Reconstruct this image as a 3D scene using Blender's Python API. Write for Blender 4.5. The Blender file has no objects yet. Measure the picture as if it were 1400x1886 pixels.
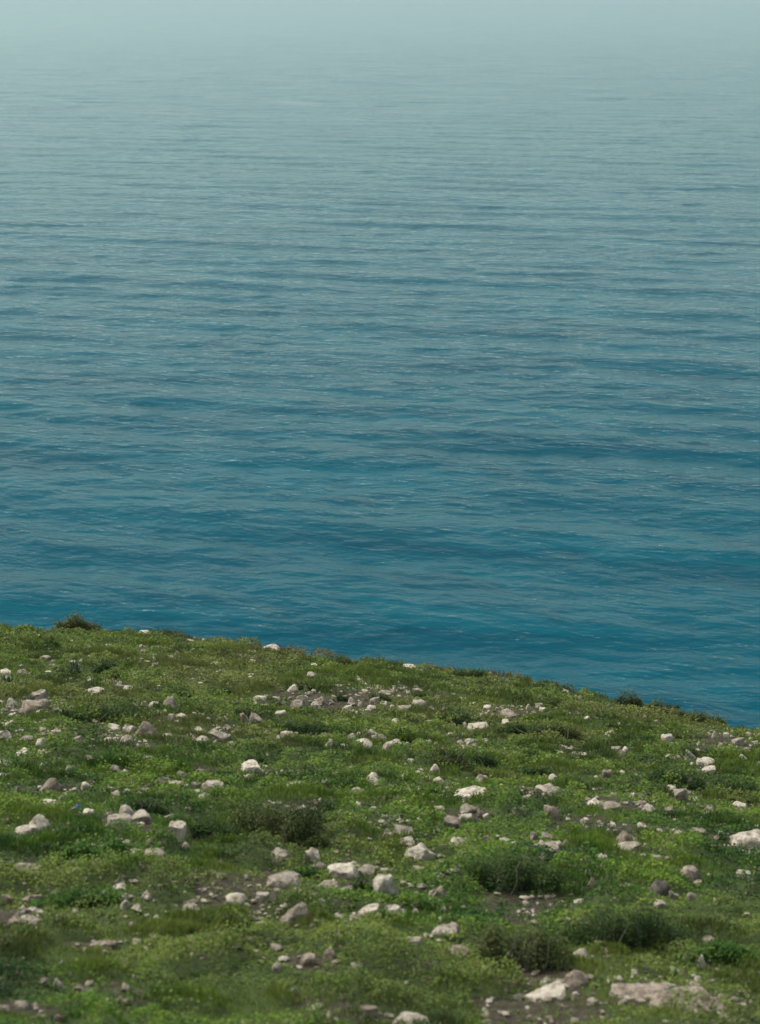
import bpy, bmesh, math, random
import numpy as np
from mathutils import Vector

SC = bpy.context.scene
COL = SC.collection
R = math.radians

# ---------------------------------------------------------------- camera, sky, sun, exposure
CAM_Z = 150.0
PITCH = R(14.79)
LENS = 70.0
cam_data = bpy.data.cameras.new('camera')
cam = bpy.data.objects.new('camera', cam_data)
COL.objects.link(cam)
cam.location = (0, 0, CAM_Z)
cam.rotation_euler = (math.pi / 2 - PITCH, 0, 0)
cam_data.sensor_fit = 'VERTICAL'
cam_data.sensor_height = 36.0
cam_data.lens = LENS
cam_data.clip_start = 0.1
cam_data.clip_end = 120000.0
cam_data.dof.use_dof = True
cam_data.dof.focus_distance = 75.0
cam_data.dof.aperture_fstop = 1.5
SC.camera = cam

SUN_EL, SUN_AZ = 58.0, -75.0           # azimuth from straight ahead, minus is to the left
world = bpy.data.worlds.new('World')
SC.world = world
world.use_nodes = True
wn, wl = world.node_tree.nodes, world.node_tree.links
wn.clear()
w_out = wn.new('ShaderNodeOutputWorld')
w_bg = wn.new('ShaderNodeBackground')
w_sky = wn.new('ShaderNodeTexSky')
w_sky.sky_type = 'NISHITA'
w_sky.sun_disc = False
w_sky.sun_elevation = R(SUN_EL)
w_sky.sun_rotation = R(SUN_AZ)
w_sky.altitude = 100
w_sky.air_density = 1.0
w_sky.dust_density = 2.5
w_sky.ozone_density = 1.0
w_hs = wn.new('ShaderNodeHueSaturation')      # thin cloud takes most of the blue out of the sky
w_hs.inputs['Saturation'].default_value = 0.38
w_hs.inputs['Hue'].default_value = 0.448
w_bg.inputs['Strength'].default_value = 0.15
wl.new(w_sky.outputs[0], w_hs.inputs['Color'])
wl.new(w_hs.outputs[0], w_bg.inputs['Color'])
wl.new(w_bg.outputs[0], w_out.inputs['Surface'])

sun_data = bpy.data.lights.new('sun', 'SUN')
sun_data.energy = 2.2
sun_data.angle = R(11)
sun_data.color = (1.0, 0.95, 0.87)
sun = bpy.data.objects.new('sun', sun_data)
COL.objects.link(sun)
sun.location = (-20, 20, CAM_Z + 40)
_d = Vector((math.sin(R(SUN_AZ)) * math.cos(R(SUN_EL)), math.cos(R(SUN_AZ)) * math.cos(R(SUN_EL)), math.sin(R(SUN_EL))))
sun.rotation_euler = _d.to_track_quat('Z', 'Y').to_euler()

SC.view_settings.view_transform = 'Standard'
SC.view_settings.look = 'None'
SC.view_settings.gamma = 1.0
SC.view_settings.use_curve_mapping = False
SC.view_settings.exposure = 0.62
SC.cycles.use_denoising = True
SC.cycles.use_adaptive_sampling = False
SC.cycles.sample_clamp_direct = 1.5
SC.cycles.sample_clamp_indirect = 2.0
SC.cycles.volume_bounces = 1
SC.cycles.max_bounces = 6

# ---------------------------------------------------------------- noise
def _hash(ix, iy, iz, seed):
    h = (ix * 374761393 + iy * 668265263 + iz * 1274126177 + seed * 974711) & 0xFFFFFFFF
    h = ((h ^ (h >> 13)) * 1274126177) & 0xFFFFFFFF
    h = ((h ^ (h >> 15)) * 2246822519) & 0xFFFFFFFF
    return ((h ^ (h >> 16)) & 0xFFFFFF) / float(0xFFFFFF)

def vnoise(x, y, seed=0):                  # 2-D value noise in 0..1
    x = np.asarray(x, float); y = np.asarray(y, float)
    ix = np.floor(x).astype(np.int64); iy = np.floor(y).astype(np.int64)
    fx = x - ix; fy = y - iy
    fx = fx * fx * fx * (fx * (fx * 6 - 15) + 10); fy = fy * fy * fy * (fy * (fy * 6 - 15) + 10)
    z = np.zeros_like(ix)
    a = _hash(ix, iy, z, seed); b = _hash(ix + 1, iy, z, seed)
    c = _hash(ix, iy + 1, z, seed); d = _hash(ix + 1, iy + 1, z, seed)
    return (a * (1 - fx) + b * fx) * (1 - fy) + (c * (1 - fx) + d * fx) * fy

def vnoise3(p, seed=0):
    i = np.floor(p).astype(np.int64); f = p - i
    f = f * f * (3 - 2 * f)
    out = 0
    for dx in (0, 1):
        for dy in (0, 1):
            for dz in (0, 1):
                w = (f[:, 0] if dx else 1 - f[:, 0]) * (f[:, 1] if dy else 1 - f[:, 1]) * (f[:, 2] if dz else 1 - f[:, 2])
                out = out + w * _hash(i[:, 0] + dx, i[:, 1] + dy, i[:, 2] + dz, seed)
    return out

def fbm(x, y, seed=0, octaves=3):
    s, a, t = 0, 1.0, 0
    c, n = math.cos(0.6), math.sin(0.6)
    for k in range(octaves):
        s = s + a * vnoise(x, y, seed + k * 17); t += a
        x, y = (x * c - y * n) * 2.03, (x * n + y * c) * 2.03
        a *= 0.5
    return s / t

def sstep(a, b, x):
    t = np.clip((x - a) / (b - a), 0, 1)
    return t * t * (3 - 2 * t)

# ---------------------------------------------------------------- the slope as a height field
CP, SP = math.cos(PITCH), math.sin(PITCH)
FPX = LENS / 36.0 * 1886.0
SLOPE_Y, SLOPE_X, DROP0 = 0.26, 0.08, 6.0

def ray(px, py):                            # direction per metre of forward (y) distance
    a, b = px - 700.0, py - 943.0
    fwd = FPX * CP - b * SP
    return a / fwd, -(FPX * SP + b * CP) / fwd

CREST = [(-60, 1150), (0, 1158), (60, 1163), (105, 1167), (180, 1165), (230, 1168), (330, 1172), (430, 1185), (520, 1203), (600, 1214),
         (700, 1222), (770, 1233), (830, 1237), (900, 1243), (980, 1261), (1050, 1277), (1100, 1286), (1190, 1309), (1300, 1333), (1360, 1346),
         (1400, 1351), (1480, 1372)]
_cx, _cy = [], []
for _px, _py in CREST:
    _rx, _rz = ray(_px, _py)
    _y = DROP0 / (-_rz - SLOPE_Y - SLOPE_X * _rx)
    _cx.append(_rx * _y); _cy.append(_y)
_cx = np.array(_cx); _cy = np.array(_cy)
_edge_x = np.concatenate(([-140, -60, -30], _cx, [_cx[-1] + 6, _cx[-1] + 30, 140]))
_edge_y = np.concatenate(([55, 66, 71], _cy, [_cy[-1] - 7, _cy[-1] - 16, 20]))

def edge(x):
    return np.interp(x, _edge_x, _edge_y)

def ground(x, y):
    x = np.asarray(x, float); y = np.asarray(y, float)
    z = CAM_Z - DROP0 + 0.05 - SLOPE_Y * y - SLOPE_X * x
    d = y - edge(x)
    inside = sstep(0.5, -6, d)
    z = z + (fbm(x / 7.0, y / 6.0, 3, 2) - 0.5) * 0.55 * inside
    z = z + (fbm(x / 1.6, y / 1.6, 11, 2) - 0.5) * 0.20 * (0.45 + 0.55 * inside)
    z = z + (fbm(x / 0.42, y / 0.42, 23, 2) - 0.5) * 0.07
    k = 0.22
    drop = 1.15 * (np.sqrt(d * d + k * k) + d) * 0.5
    crag = (fbm(x / 6.0, y / 6.0, 71, 3) - 0.5) * np.clip(d, 0, 12) * 0.55
    return z - drop + crag

BARE_PX = [(1250, 1534, 130, 10), (1110, 1524, 60, 8), (95, 1456, 62, 15), (705, 1505, 62, 14), (850, 1506, 70, 18), (610, 1645, 75, 18), (375, 1547, 50, 8),
           (30, 1692, 48, 26), (205, 1830, 70, 16), (780, 1774, 36, 10), (950, 1850, 70, 8), (60, 1306, 48, 16), (1230, 1840, 130, 22), (180, 1742, 60, 12),
           (1160, 1552, 40, 14), (560, 1770, 60, 14), (430, 1345, 60, 10), (560, 1295, 70, 12), (990, 1462, 44, 8), (230, 1518, 50, 12), (20, 1470, 30, 10), (1130, 1485, 60, 8), (650, 1300, 50, 12), (1255, 1465, 30, 12), (1330, 1362, 60, 14), (690, 1875, 100, 14), (660, 1630, 50, 10), (60, 1860, 60, 16)]

def hit(px, py, lift=0.0):
    px = np.atleast_1d(np.asarray(px, float)); py = np.atleast_1d(np.asarray(py, float))
    rx, rz = ray(px, py)
    ys = np.linspace(15, 95, 1601)
    X = rx[:, None] * ys; Z = CAM_Z + rz[:, None] * ys
    below = Z < ground(X, np.broadcast_to(ys, X.shape)) + lift
    first = np.argmax(below, axis=1)
    miss = ~below.any(axis=1)
    y = ys[first]
    y = np.where(miss, edge(rx * 62), y)
    past = y > edge(rx * y) + 0.6            # beyond the crest: keep it on the crest
    y = np.where(past, edge(rx * y) - 0.1, y)
    return rx * y, y

_bx, _by = hit([b[0] for b in BARE_PX], [b[1] for b in BARE_PX])
BARE = []
for (px, py, hw, hh), x, y in zip(BARE_PX, _bx, _by):
    d = math.hypot(y, CAM_Z - float(ground(x, y)))
    g = max(0.07, (math.atan((CAM_Z - float(ground(x, y))) / y) - math.atan(SLOPE_Y)))
    BARE.append((x, y, hw * d / FPX, min(hh * d / FPX / g, 3.2)))

def bareness(x, y):
    b = np.zeros(np.shape(x))
    wob = (fbm(x / 0.7, y / 0.7, 41, 2) - 0.5) * 1.3
    for bx, by, rx, ry in BARE:
        q = np.sqrt(((x - bx) / rx) ** 2 + ((y - by) / ry) ** 2) + wob
        b = np.maximum(b, sstep(1.15, 0.65, q))
    q = fbm(x / 1.9, y / 2.3, 57, 3)
    return np.maximum(b, sstep(0.66, 0.74, q) * 0.8)

def lush(x, y):                              # height of the ground cover in metres
    lump = fbm(x / 0.50, y / 0.50, 5, 2)
    patch = fbm(x / 2.4, y / 2.4, 9, 2)
    v = 0.012 + 0.40 * sstep(0.40, 0.74, lump) * (0.25 + 1.0 * patch)
    return v * (1 - 0.9 * bareness(x, y))

# ---------------------------------------------------------------- materials
def mat(name):
    m = bpy.data.materials.new(name); m.use_nodes = True
    nt = m.node_tree; nt.nodes.clear()
    out = nt.nodes.new('ShaderNodeOutputMaterial')
    return m, nt, out

def node(nt, kind, **kw):
    n = nt.nodes.new(kind)
    for k, v in kw.items():
        if k in n.inputs: n.inputs[k].default_value = v
        else: setattr(n, k, v)
    return n

def ramp(nt, src, stops):
    r = nt.nodes.new('ShaderNodeValToRGB')
    e = r.color_ramp.elements
    while len(e) < len(stops): e.new(0.5)
    for el, (p, c) in zip(e, stops):
        el.position = p; el.color = (*c, 1) if len(c) == 3 else c
    nt.links.new(src, r.inputs[0])
    return r

def mixc(nt, fac, a, b):
    m = nt.nodes.new('ShaderNodeMix'); m.data_type = 'RGBA'
    for v, i in ((fac, 0), (a, 6), (b, 7)):
        if isinstance(v, (int, float)): m.inputs[i].default_value = v
        elif isinstance(v, tuple): m.inputs[i].default_value = (*v, 1)
        else: nt.links.new(v, m.inputs[i])
    return m.outputs[2]

def tex(nt, vec, scale, detail=4.0, rough=0.55):
    n = nt.nodes.new('ShaderNodeTexNoise')
    n.inputs['Scale'].default_value = scale; n.inputs['Detail'].default_value = detail; n.inputs['Roughness'].default_value = rough
    if vec is not None: nt.links.new(vec, n.inputs['Vector'])
    return n

def math_n(nt, op, a, b=None):
    m = nt.nodes.new('ShaderNodeMath'); m.operation = op
    for i, v in enumerate((a, b)):
        if v is None: continue
        if isinstance(v, (int, float)): m.inputs[i].default_value = v
        else: nt.links.new(v, m.inputs[i])
    return m.outputs[0]

def soil_material():
    m, nt, out = mat('soil')
    b = node(nt, 'ShaderNodeBsdfPrincipled', Roughness=0.95)
    b.inputs['Specular IOR Level'].default_value = 0.15
    co = nt.nodes.new('ShaderNodeTexCoord').outputs['Object']
    n1 = tex(nt, co, 1.1, 5); n2 = tex(nt, co, 9.0, 5, 0.65); n3 = tex(nt, co, 34.0, 4, 0.7)
    soil = ramp(nt, n2.outputs[0], [(0.30, (0.026, 0.021, 0.015)), (0.55, (0.050, 0.041, 0.029)), (0.74, (0.12, 0.10, 0.075))])
    moss = ramp(nt, n3.outputs[0], [(0.3, (0.026, 0.044, 0.014)), (0.7, (0.070, 0.092, 0.028))])
    at = nt.nodes.new('ShaderNodeAttribute'); at.attribute_name = 'bare'
    f = math_n(nt, 'ADD', at.outputs['Fac'], math_n(nt, 'MULTIPLY', math_n(nt, 'SUBTRACT', n1.outputs[0], 0.5), 0.7))
    fr = ramp(nt, f, [(0.25, (0, 0, 0)), (0.65, (1, 1, 1))])
    nt.links.new(mixc(nt, fr.outputs[0], moss.outputs[0], soil.outputs[0]), b.inputs['Base Color'])
    bp = node(nt, 'ShaderNodeBump', Strength=0.8, Distance=0.03)
    nt.links.new(n2.outputs[0], bp.inputs['Height']); nt.links.new(bp.outputs[0], b.inputs['Normal'])
    nt.links.new(b.outputs[0], out.inputs[0])
    return m

def leaf_material(name='leaf', trans=0.30):
    m, nt, out = mat(name)
    at = nt.nodes.new('ShaderNodeAttribute'); at.attribute_name = 'col'
    b = node(nt, 'ShaderNodeBsdfPrincipled', Roughness=0.62)
    b.inputs['Specular IOR Level'].default_value = 0.10
    t = nt.nodes.new('ShaderNodeBsdfTranslucent')
    mx = nt.nodes.new('ShaderNodeMixShader'); mx.inputs[0].default_value = trans
    nt.links.new(at.outputs['Color'], b.inputs['Base Color']); nt.links.new(at.outputs['Color'], t.inputs['Color'])
    nt.links.new(b.outputs[0], mx.inputs[1]); nt.links.new(t.outputs[0], mx.inputs[2]); nt.links.new(mx.outputs[0], out.inputs[0])
    return m

def stone_material(name, pale, mid, dark, lichen, lich_amt=0.5):
    m, nt, out = mat(name)
    b = node(nt, 'ShaderNodeBsdfPrincipled', Roughness=0.9)
    b.inputs['Specular IOR Level'].default_value = 0.2
    co = nt.nodes.new('ShaderNodeTexCoord').outputs['Object']
    oi = nt.nodes.new('ShaderNodeObjectInfo')
    off = nt.nodes.new('ShaderNodeVectorMath'); off.operation = 'ADD'
    sc = nt.nodes.new('ShaderNodeVectorMath'); sc.operation = 'SCALE'; sc.inputs['Scale'].default_value = 40.0
    cx = nt.nodes.new('ShaderNodeCombineXYZ')
    for i in range(3): nt.links.new(oi.outputs['Random'], cx.inputs[i])
    nt.links.new(cx.outputs[0], sc.inputs[0]); nt.links.new(co, off.inputs[0]); nt.links.new(sc.outputs[0], off.inputs[1])
    v = off.outputs[0]
    n1 = tex(nt, v, 7.0, 7, 0.7); n2 = tex(nt, v, 22.0, 5, 0.7); n3 = tex(nt, v, 3.2, 3, 0.5)
    base = ramp(nt, n1.outputs[0], [(0.34, dark), (0.46, mid), (0.56, pale)])
    lf = ramp(nt, n2.outputs[0], [(0.50, (0, 0, 0)), (0.60, (1, 1, 1))])
    lm = ramp(nt, n3.outputs[0], [(0.42, (0, 0, 0)), (0.58, (1, 1, 1))])
    fac = math_n(nt, 'MULTIPLY', math_n(nt, 'MULTIPLY', lf.outputs[0], lm.outputs[0]), lich_amt)
    c = mixc(nt, fac, base.outputs[0], lichen)
    hv = nt.nodes.new('ShaderNodeHueSaturation')
    nt.links.new(c, hv.inputs['Color'])
    nt.links.new(math_n(nt, 'ADD', math_n(nt, 'MULTIPLY', oi.outputs['Random'], 0.35), 0.82), hv.inputs['Value'])
    nt.links.new(hv.outputs[0], b.inputs['Base Color'])
    bp = node(nt, 'ShaderNodeBump', Strength=1.0, Distance=0.04)
    nt.links.new(math_n(nt, 'ADD', n1.outputs[0], math_n(nt, 'MULTIPLY', n2.outputs[0], 0.5)), bp.inputs['Height'])
    nt.links.new(bp.outputs[0], b.inputs['Normal'])
    nt.links.new(b.outputs[0], out.inputs[0])
    return m

def plain_material(name, col, rough=0.85):
    m, nt, out = mat(name)
    b = node(nt, 'ShaderNodeBsdfPrincipled', Roughness=rough)
    co = nt.nodes.new('ShaderNodeTexCoord').outputs['Object']
    n = tex(nt, co, 25.0, 3)
    r = ramp(nt, n.outputs[0], [(0.3, tuple(0.6 * c for c in col)), (0.7, col)])
    nt.links.new(r.outputs[0], b.inputs['Base Color'])
    nt.links.new(b.outputs[0], out.inputs[0])
    return m

def sea_material():
    m, nt, out = mat('sea_water')
    b = node(nt, 'ShaderNodeBsdfDiffuse')                 # light coming back up out of the water
    g = node(nt, 'ShaderNodeBsdfGlossy'); g.inputs['Color'].default_value = (0.86, 1.0, 0.92, 1)
    lw = node(nt, 'ShaderNodeLayerWeight', Blend=0.5)
    mx = nt.nodes.new('ShaderNodeMixShader')
    nt.links.new(math_n(nt, 'MULTIPLY', math_n(nt, 'POWER', lw.outputs['Facing'], FRESNEL_POWER), 0.85), mx.inputs[0])
    nt.links.new(b.outputs[0], mx.inputs[1]); nt.links.new(g.outputs[0], mx.inputs[2])
    co = nt.nodes.new('ShaderNodeTexCoord').outputs['Object']
    def mapped(rot, sx, sy):
        mp = nt.nodes.new('ShaderNodeMapping'); mp.vector_type = 'TEXTURE'; mp.inputs['Rotation'].default_value = (0, 0, R(-rot)); mp.inputs['Scale'].default_value = (1 / sx, 1 / sy, 1)
        nt.links.new(co, mp.inputs['Vector']); return mp.outputs[0]
    big = tex(nt, mapped(8, 0.010, 0.022), 1.0, 4, 0.55)
    wave = tex(nt, mapped(20, 0.085, 0.150), 1.0, 4, 0.55)
    chop = tex(nt, mapped(24, 0.28, 0.50), 1.0, 3, 0.52)
    col = ramp(nt, big.outputs[0], [(0.33, SEA_A), (0.66, SEA_B)])  # broad deeper and lighter patches: cloud-shadow variation painted into the water colour
    cd = nt.nodes.new('ShaderNodeVectorMath'); cd.operation = 'LENGTH'; nt.links.new(co, cd.inputs[0])
    mr = nt.nodes.new('ShaderNodeMapRange'); nt.links.new(cd.outputs['Value'], mr.inputs[0])
    for i_, v_ in ((1, 600), (2, 7000), (3, 0.12), (4, 0.16)): mr.inputs[i_].default_value = v_
    nt.links.new(mr.outputs[0], g.inputs['Roughness'])      # far ripples are too small for the mesh: roughness stands for them
    # a thin line of old foam far out
    sep = nt.nodes.new('ShaderNodeSeparateXYZ'); nt.links.new(co, sep.inputs[0])
    fx = math_n(nt, 'DIVIDE', math_n(nt, 'SUBTRACT', sep.outputs[0], FOAM[0]), FOAM[2])
    fy = math_n(nt, 'DIVIDE', math_n(nt, 'ADD', math_n(nt, 'SUBTRACT', sep.outputs[1], FOAM[1]), math_n(nt, 'MULTIPLY', fx, 60.0)), FOAM[3])
    rr = math_n(nt, 'ADD', math_n(nt, 'MULTIPLY', fx, fx), math_n(nt, 'MULTIPLY', fy, fy))
    fn = tex(nt, mapped(5, 0.02, 0.012), 1.0, 5, 0.7)
    fm = math_n(nt, 'ADD', math_n(nt, 'SUBTRACT', 1.0, rr), math_n(nt, 'MULTIPLY', math_n(nt, 'SUBTRACT', fn.outputs[0], 0.5), 2.4))
    fr = ramp(nt, fm, [(0.45, (0, 0, 0)), (1.0, (0.13, 0.13, 0.13))])
    nt.links.new(mixc(nt, fr.outputs[0], col.outputs[0], (0.6, 0.62, 0.62)), b.inputs['Color'])
    roll = tex(nt, mapped(15, 0.012, 0.040), 1.0, 5, 0.62)
    b0 = node(nt, 'ShaderNodeBump', Strength=1.0, Distance=BUMP[2])
    nt.links.new(roll.outputs[0], b0.inputs['Height'])
    b1 = node(nt, 'ShaderNodeBump', Strength=1.0, Distance=BUMP[0])
    nt.links.new(b0.outputs[0], b1.inputs['Normal'])
    nt.links.new(wave.outputs[0], b1.inputs['Height'])
    b2 = node(nt, 'ShaderNodeBump', Strength=1.0, Distance=BUMP[1])
    wind = tex(nt, mapped(14, 0.006, 0.016), 1.0, 3, 0.5)          # gusts roughen the water in patches
    ws = nt.nodes.new('ShaderNodeMapRange'); nt.links.new(wind.outputs[0], ws.inputs[0])
    for i_, v_ in ((1, 0.36), (2, 0.62), (3, 0.45), (4, 1.0)): ws.inputs[i_].default_value = v_
    nt.links.new(ws.outputs[0], b2.inputs['Strength'])
    nt.links.new(chop.outputs[0], b2.inputs['Height']); nt.links.new(b1.outputs[0], b2.inputs['Normal'])
    for n_ in (b, g, lw): nt.links.new(b2.outputs[0], n_.inputs['Normal'])
    nt.links.new(mx.outputs[0], out.inputs[0])
    return m

FRESNEL_POWER = 8.8
SEA_A, SEA_B = (0.0001, 0.040, 0.063), (0.0002, 0.061, 0.086)
BUMP = (0.95, 0.45, 0.4)
FOAM = (-115.0, 2700.0, 62.0, 80.0)
M_SOIL = soil_material()
M_LEAF = leaf_material('ground_leaf')
M_BUSH = leaf_material('bush_leaf', 0.22)
M_TWIG = plain_material('dry_twig', (0.20, 0.165, 0.125))
M_STEM = plain_material('woody_stem', (0.10, 0.078, 0.055))
M_STONE = {
    'W': stone_material('pale_limestone', (0.45, 0.405, 0.32), (0.33, 0.285, 0.222), (0.19, 0.15, 0.115), (0.115, 0.10, 0.075), 0.92),
    'G': stone_material('grey_limestone', (0.30, 0.262, 0.205), (0.205, 0.174, 0.132), (0.11, 0.09, 0.07), (0.075, 0.068, 0.052), 0.85),
    'P': stone_material('rusty_limestone', (0.285, 0.235, 0.18), (0.18, 0.143, 0.108), (0.095, 0.076, 0.058), (0.07, 0.06, 0.048), 0.85),
    'D': stone_material('dark_stone', (0.15, 0.13, 0.11), (0.09, 0.078, 0.066), (0.06, 0.055, 0.045), (0.05, 0.05, 0.04), 0.6),
}

# ---------------------------------------------------------------- mesh helpers
def mesh_np(name, verts, faces, material, smooth=False, cols=None, attr=None):
    me = bpy.data.meshes.new(name)
    verts = np.ascontiguousarray(verts, np.float32); faces = np.ascontiguousarray(faces, np.int32)
    nv, (nf, k) = len(verts), faces.shape
    me.vertices.add(nv); me.vertices.foreach_set('co', verts.ravel())
    me.loops.add(nf * k); me.loops.foreach_set('vertex_index', faces.ravel())
    me.polygons.add(nf); me.polygons.foreach_set('loop_start', np.arange(0, nf * k, k, dtype=np.int32))
    try: me.polygons.foreach_set('loop_total', np.full(nf, k, np.int32))
    except Exception: pass
    me.update(calc_edges=True)
    me.polygons.foreach_set('use_smooth', np.full(nf, smooth, bool))
    if cols is not None:
        a = me.attributes.new('col', 'FLOAT_COLOR', 'POINT')
        a.data.foreach_set('color', np.ascontiguousarray(np.column_stack((cols, np.ones(nv))), np.float32).ravel())
    if attr is not None:
        a = me.attributes.new(attr[0], 'FLOAT', 'POINT'); a.data.foreach_set('value', np.ascontiguousarray(attr[1], np.float32))
    me.materials.append(material)
    return me

def link(name, me, parent=None, loc=(0, 0, 0)):
    o = bpy.data.objects.new(name, me); COL.objects.link(o); o.location = loc
    if parent is not None: o.parent = parent
    return o

def tag(o, label, cat, group=None):
    o['label'] = label; o['category'] = cat
    if group: o['group'] = group
    return o

def grid_faces(nr, nc):
    i = np.arange(nr * nc).reshape(nr, nc)
    return np.stack((i[:-1, :-1], i[:-1, 1:], i[1:, 1:], i[1:, :-1]), -1).reshape(-1, 4)

def tube(path, radii, sides=5):
    path = np.asarray(path, float); n = len(path)
    vs = []
    for i in range(n):
        t = path[min(i + 1, n - 1)] - path[max(i - 1, 0)]; t = t / (np.linalg.norm(t) + 1e-9)
        a = np.cross(t, (0.3, 0.9, 0.1)); a /= np.linalg.norm(a) + 1e-9; b = np.cross(t, a)
        for s in range(sides):
            w = 2 * math.pi * s / sides
            vs.append(path[i] + radii[i] * (a * math.cos(w) + b * math.sin(w)))
    f = []
    for i in range(n - 1):
        for s in range(sides):
            f.append((i * sides + s, i * sides + (s + 1) % sides, (i + 1) * sides + (s + 1) % sides, (i + 1) * sides + s))
    return np.array(vs), np.array(f)

# ---------------------------------------------------------------- the sea
def build_sea():
    rows = [250.0]
    while rows[-1] < 36000: rows.append(rows[-1] * (1.0028 if rows[-1] < 16000 else 1.006))
    y = np.array(rows)
    u = np.concatenate((np.linspace(-1.5, -0.25, 14)[:-1], np.linspace(-0.25, 0.25, 130), np.linspace(0.25, 1.5, 14)[1:]))
    Y, U = np.meshgrid(y, u, indexing='ij'); X = U * Y
    Z = np.zeros_like(X)
    rng = np.random.default_rng(4)
    step = np.where(Y < 16000, Y * 0.0028, Y * 0.006)
    for k in range(80):
        lam = 5.5 * (80.0 / 5.5) ** (rng.random() ** 1.5)
        th = R(90 - 17) + rng.normal(0, R(16 if lam > 35 else 42))
        kx, ky = 2 * math.pi / lam * math.cos(th), 2 * math.pi / lam * math.sin(th)
        amp = 0.0026 * lam * (0.62 if lam > 25 else 1.0)
        f = 1 - sstep(0.4, 2.2, step / lam)
        p = X * kx + Y * ky + rng.random() * 6.283
        grp = 0.5 + vnoise(X / (lam * 5), Y / (lam * 5), 300 + k)
        if lam > 20: f = f * (1 - 0.25 * sstep(650, 2200, Y))
        Z += amp * f * grp * (np.sin(p) + 0.18 * np.sin(2 * p + 1.2))
    for lam, amp, dth in ((41.0, 0.44, -15), (53.0, 0.52, -20), (69.0, 0.48, -11)):       # the long swell
        th = R(90 + dth)
        p = X * 2 * math.pi / lam * math.cos(th) + Y * 2 * math.pi / lam * math.sin(th) + 1.7 * vnoise(X / 190, Y / 120, int(lam)) * 2
        grp = np.clip(1.6 * vnoise(X / 170, Y / 110, 500 + int(lam)) - 0.25, 0, 1.2)
        Z += amp * (1 - 0.65 * sstep(650, 2200, Y)) * grp * (1 - sstep(0.4, 2.2, step / lam)) * (np.sin(p) + 0.2 * np.sin(2 * p + 1.2))
    me = mesh_np('sea', np.stack((X, Y, Z), -1).reshape(-1, 3), grid_faces(*X.shape), sea_material(), True)
    o = link('sea', me); o['kind'] = 'structure'
    return o
build_sea()

# ---------------------------------------------------------------- the slope
def build_ground():
    rows = list(np.linspace(-14, 10, 14))
    while rows[-1] < 82: rows.append(rows[-1] + max(0.06, rows[-1] * 0.0042))
    while rows[-1] < 330: rows.append(rows[-1] * 1.02)
    y = np.array(rows)
    u = np.concatenate((np.linspace(-1.6, -0.30, 40)[:-1], np.linspace(-0.30, 0.30, 230), np.linspace(0.30, 1.6, 40)[1:]))
    Y, U = np.meshgrid(y, u, indexing='ij')
    X = U * np.maximum(Y, 16.0)
    Z = np.maximum(ground(X, Y), -1.5)
    d = Y - edge(X)
    b = np.maximum(bareness(X, Y), sstep(0.2, 1.2, d))
    me = mesh_np('hillside', np.stack((X, Y, Z), -1).reshape(-1, 3), grid_faces(*X.shape), M_SOIL, True, attr=('bare', b.ravel()))
    o = link('hillside', me); o['kind'] = 'structure'
build_ground()
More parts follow.
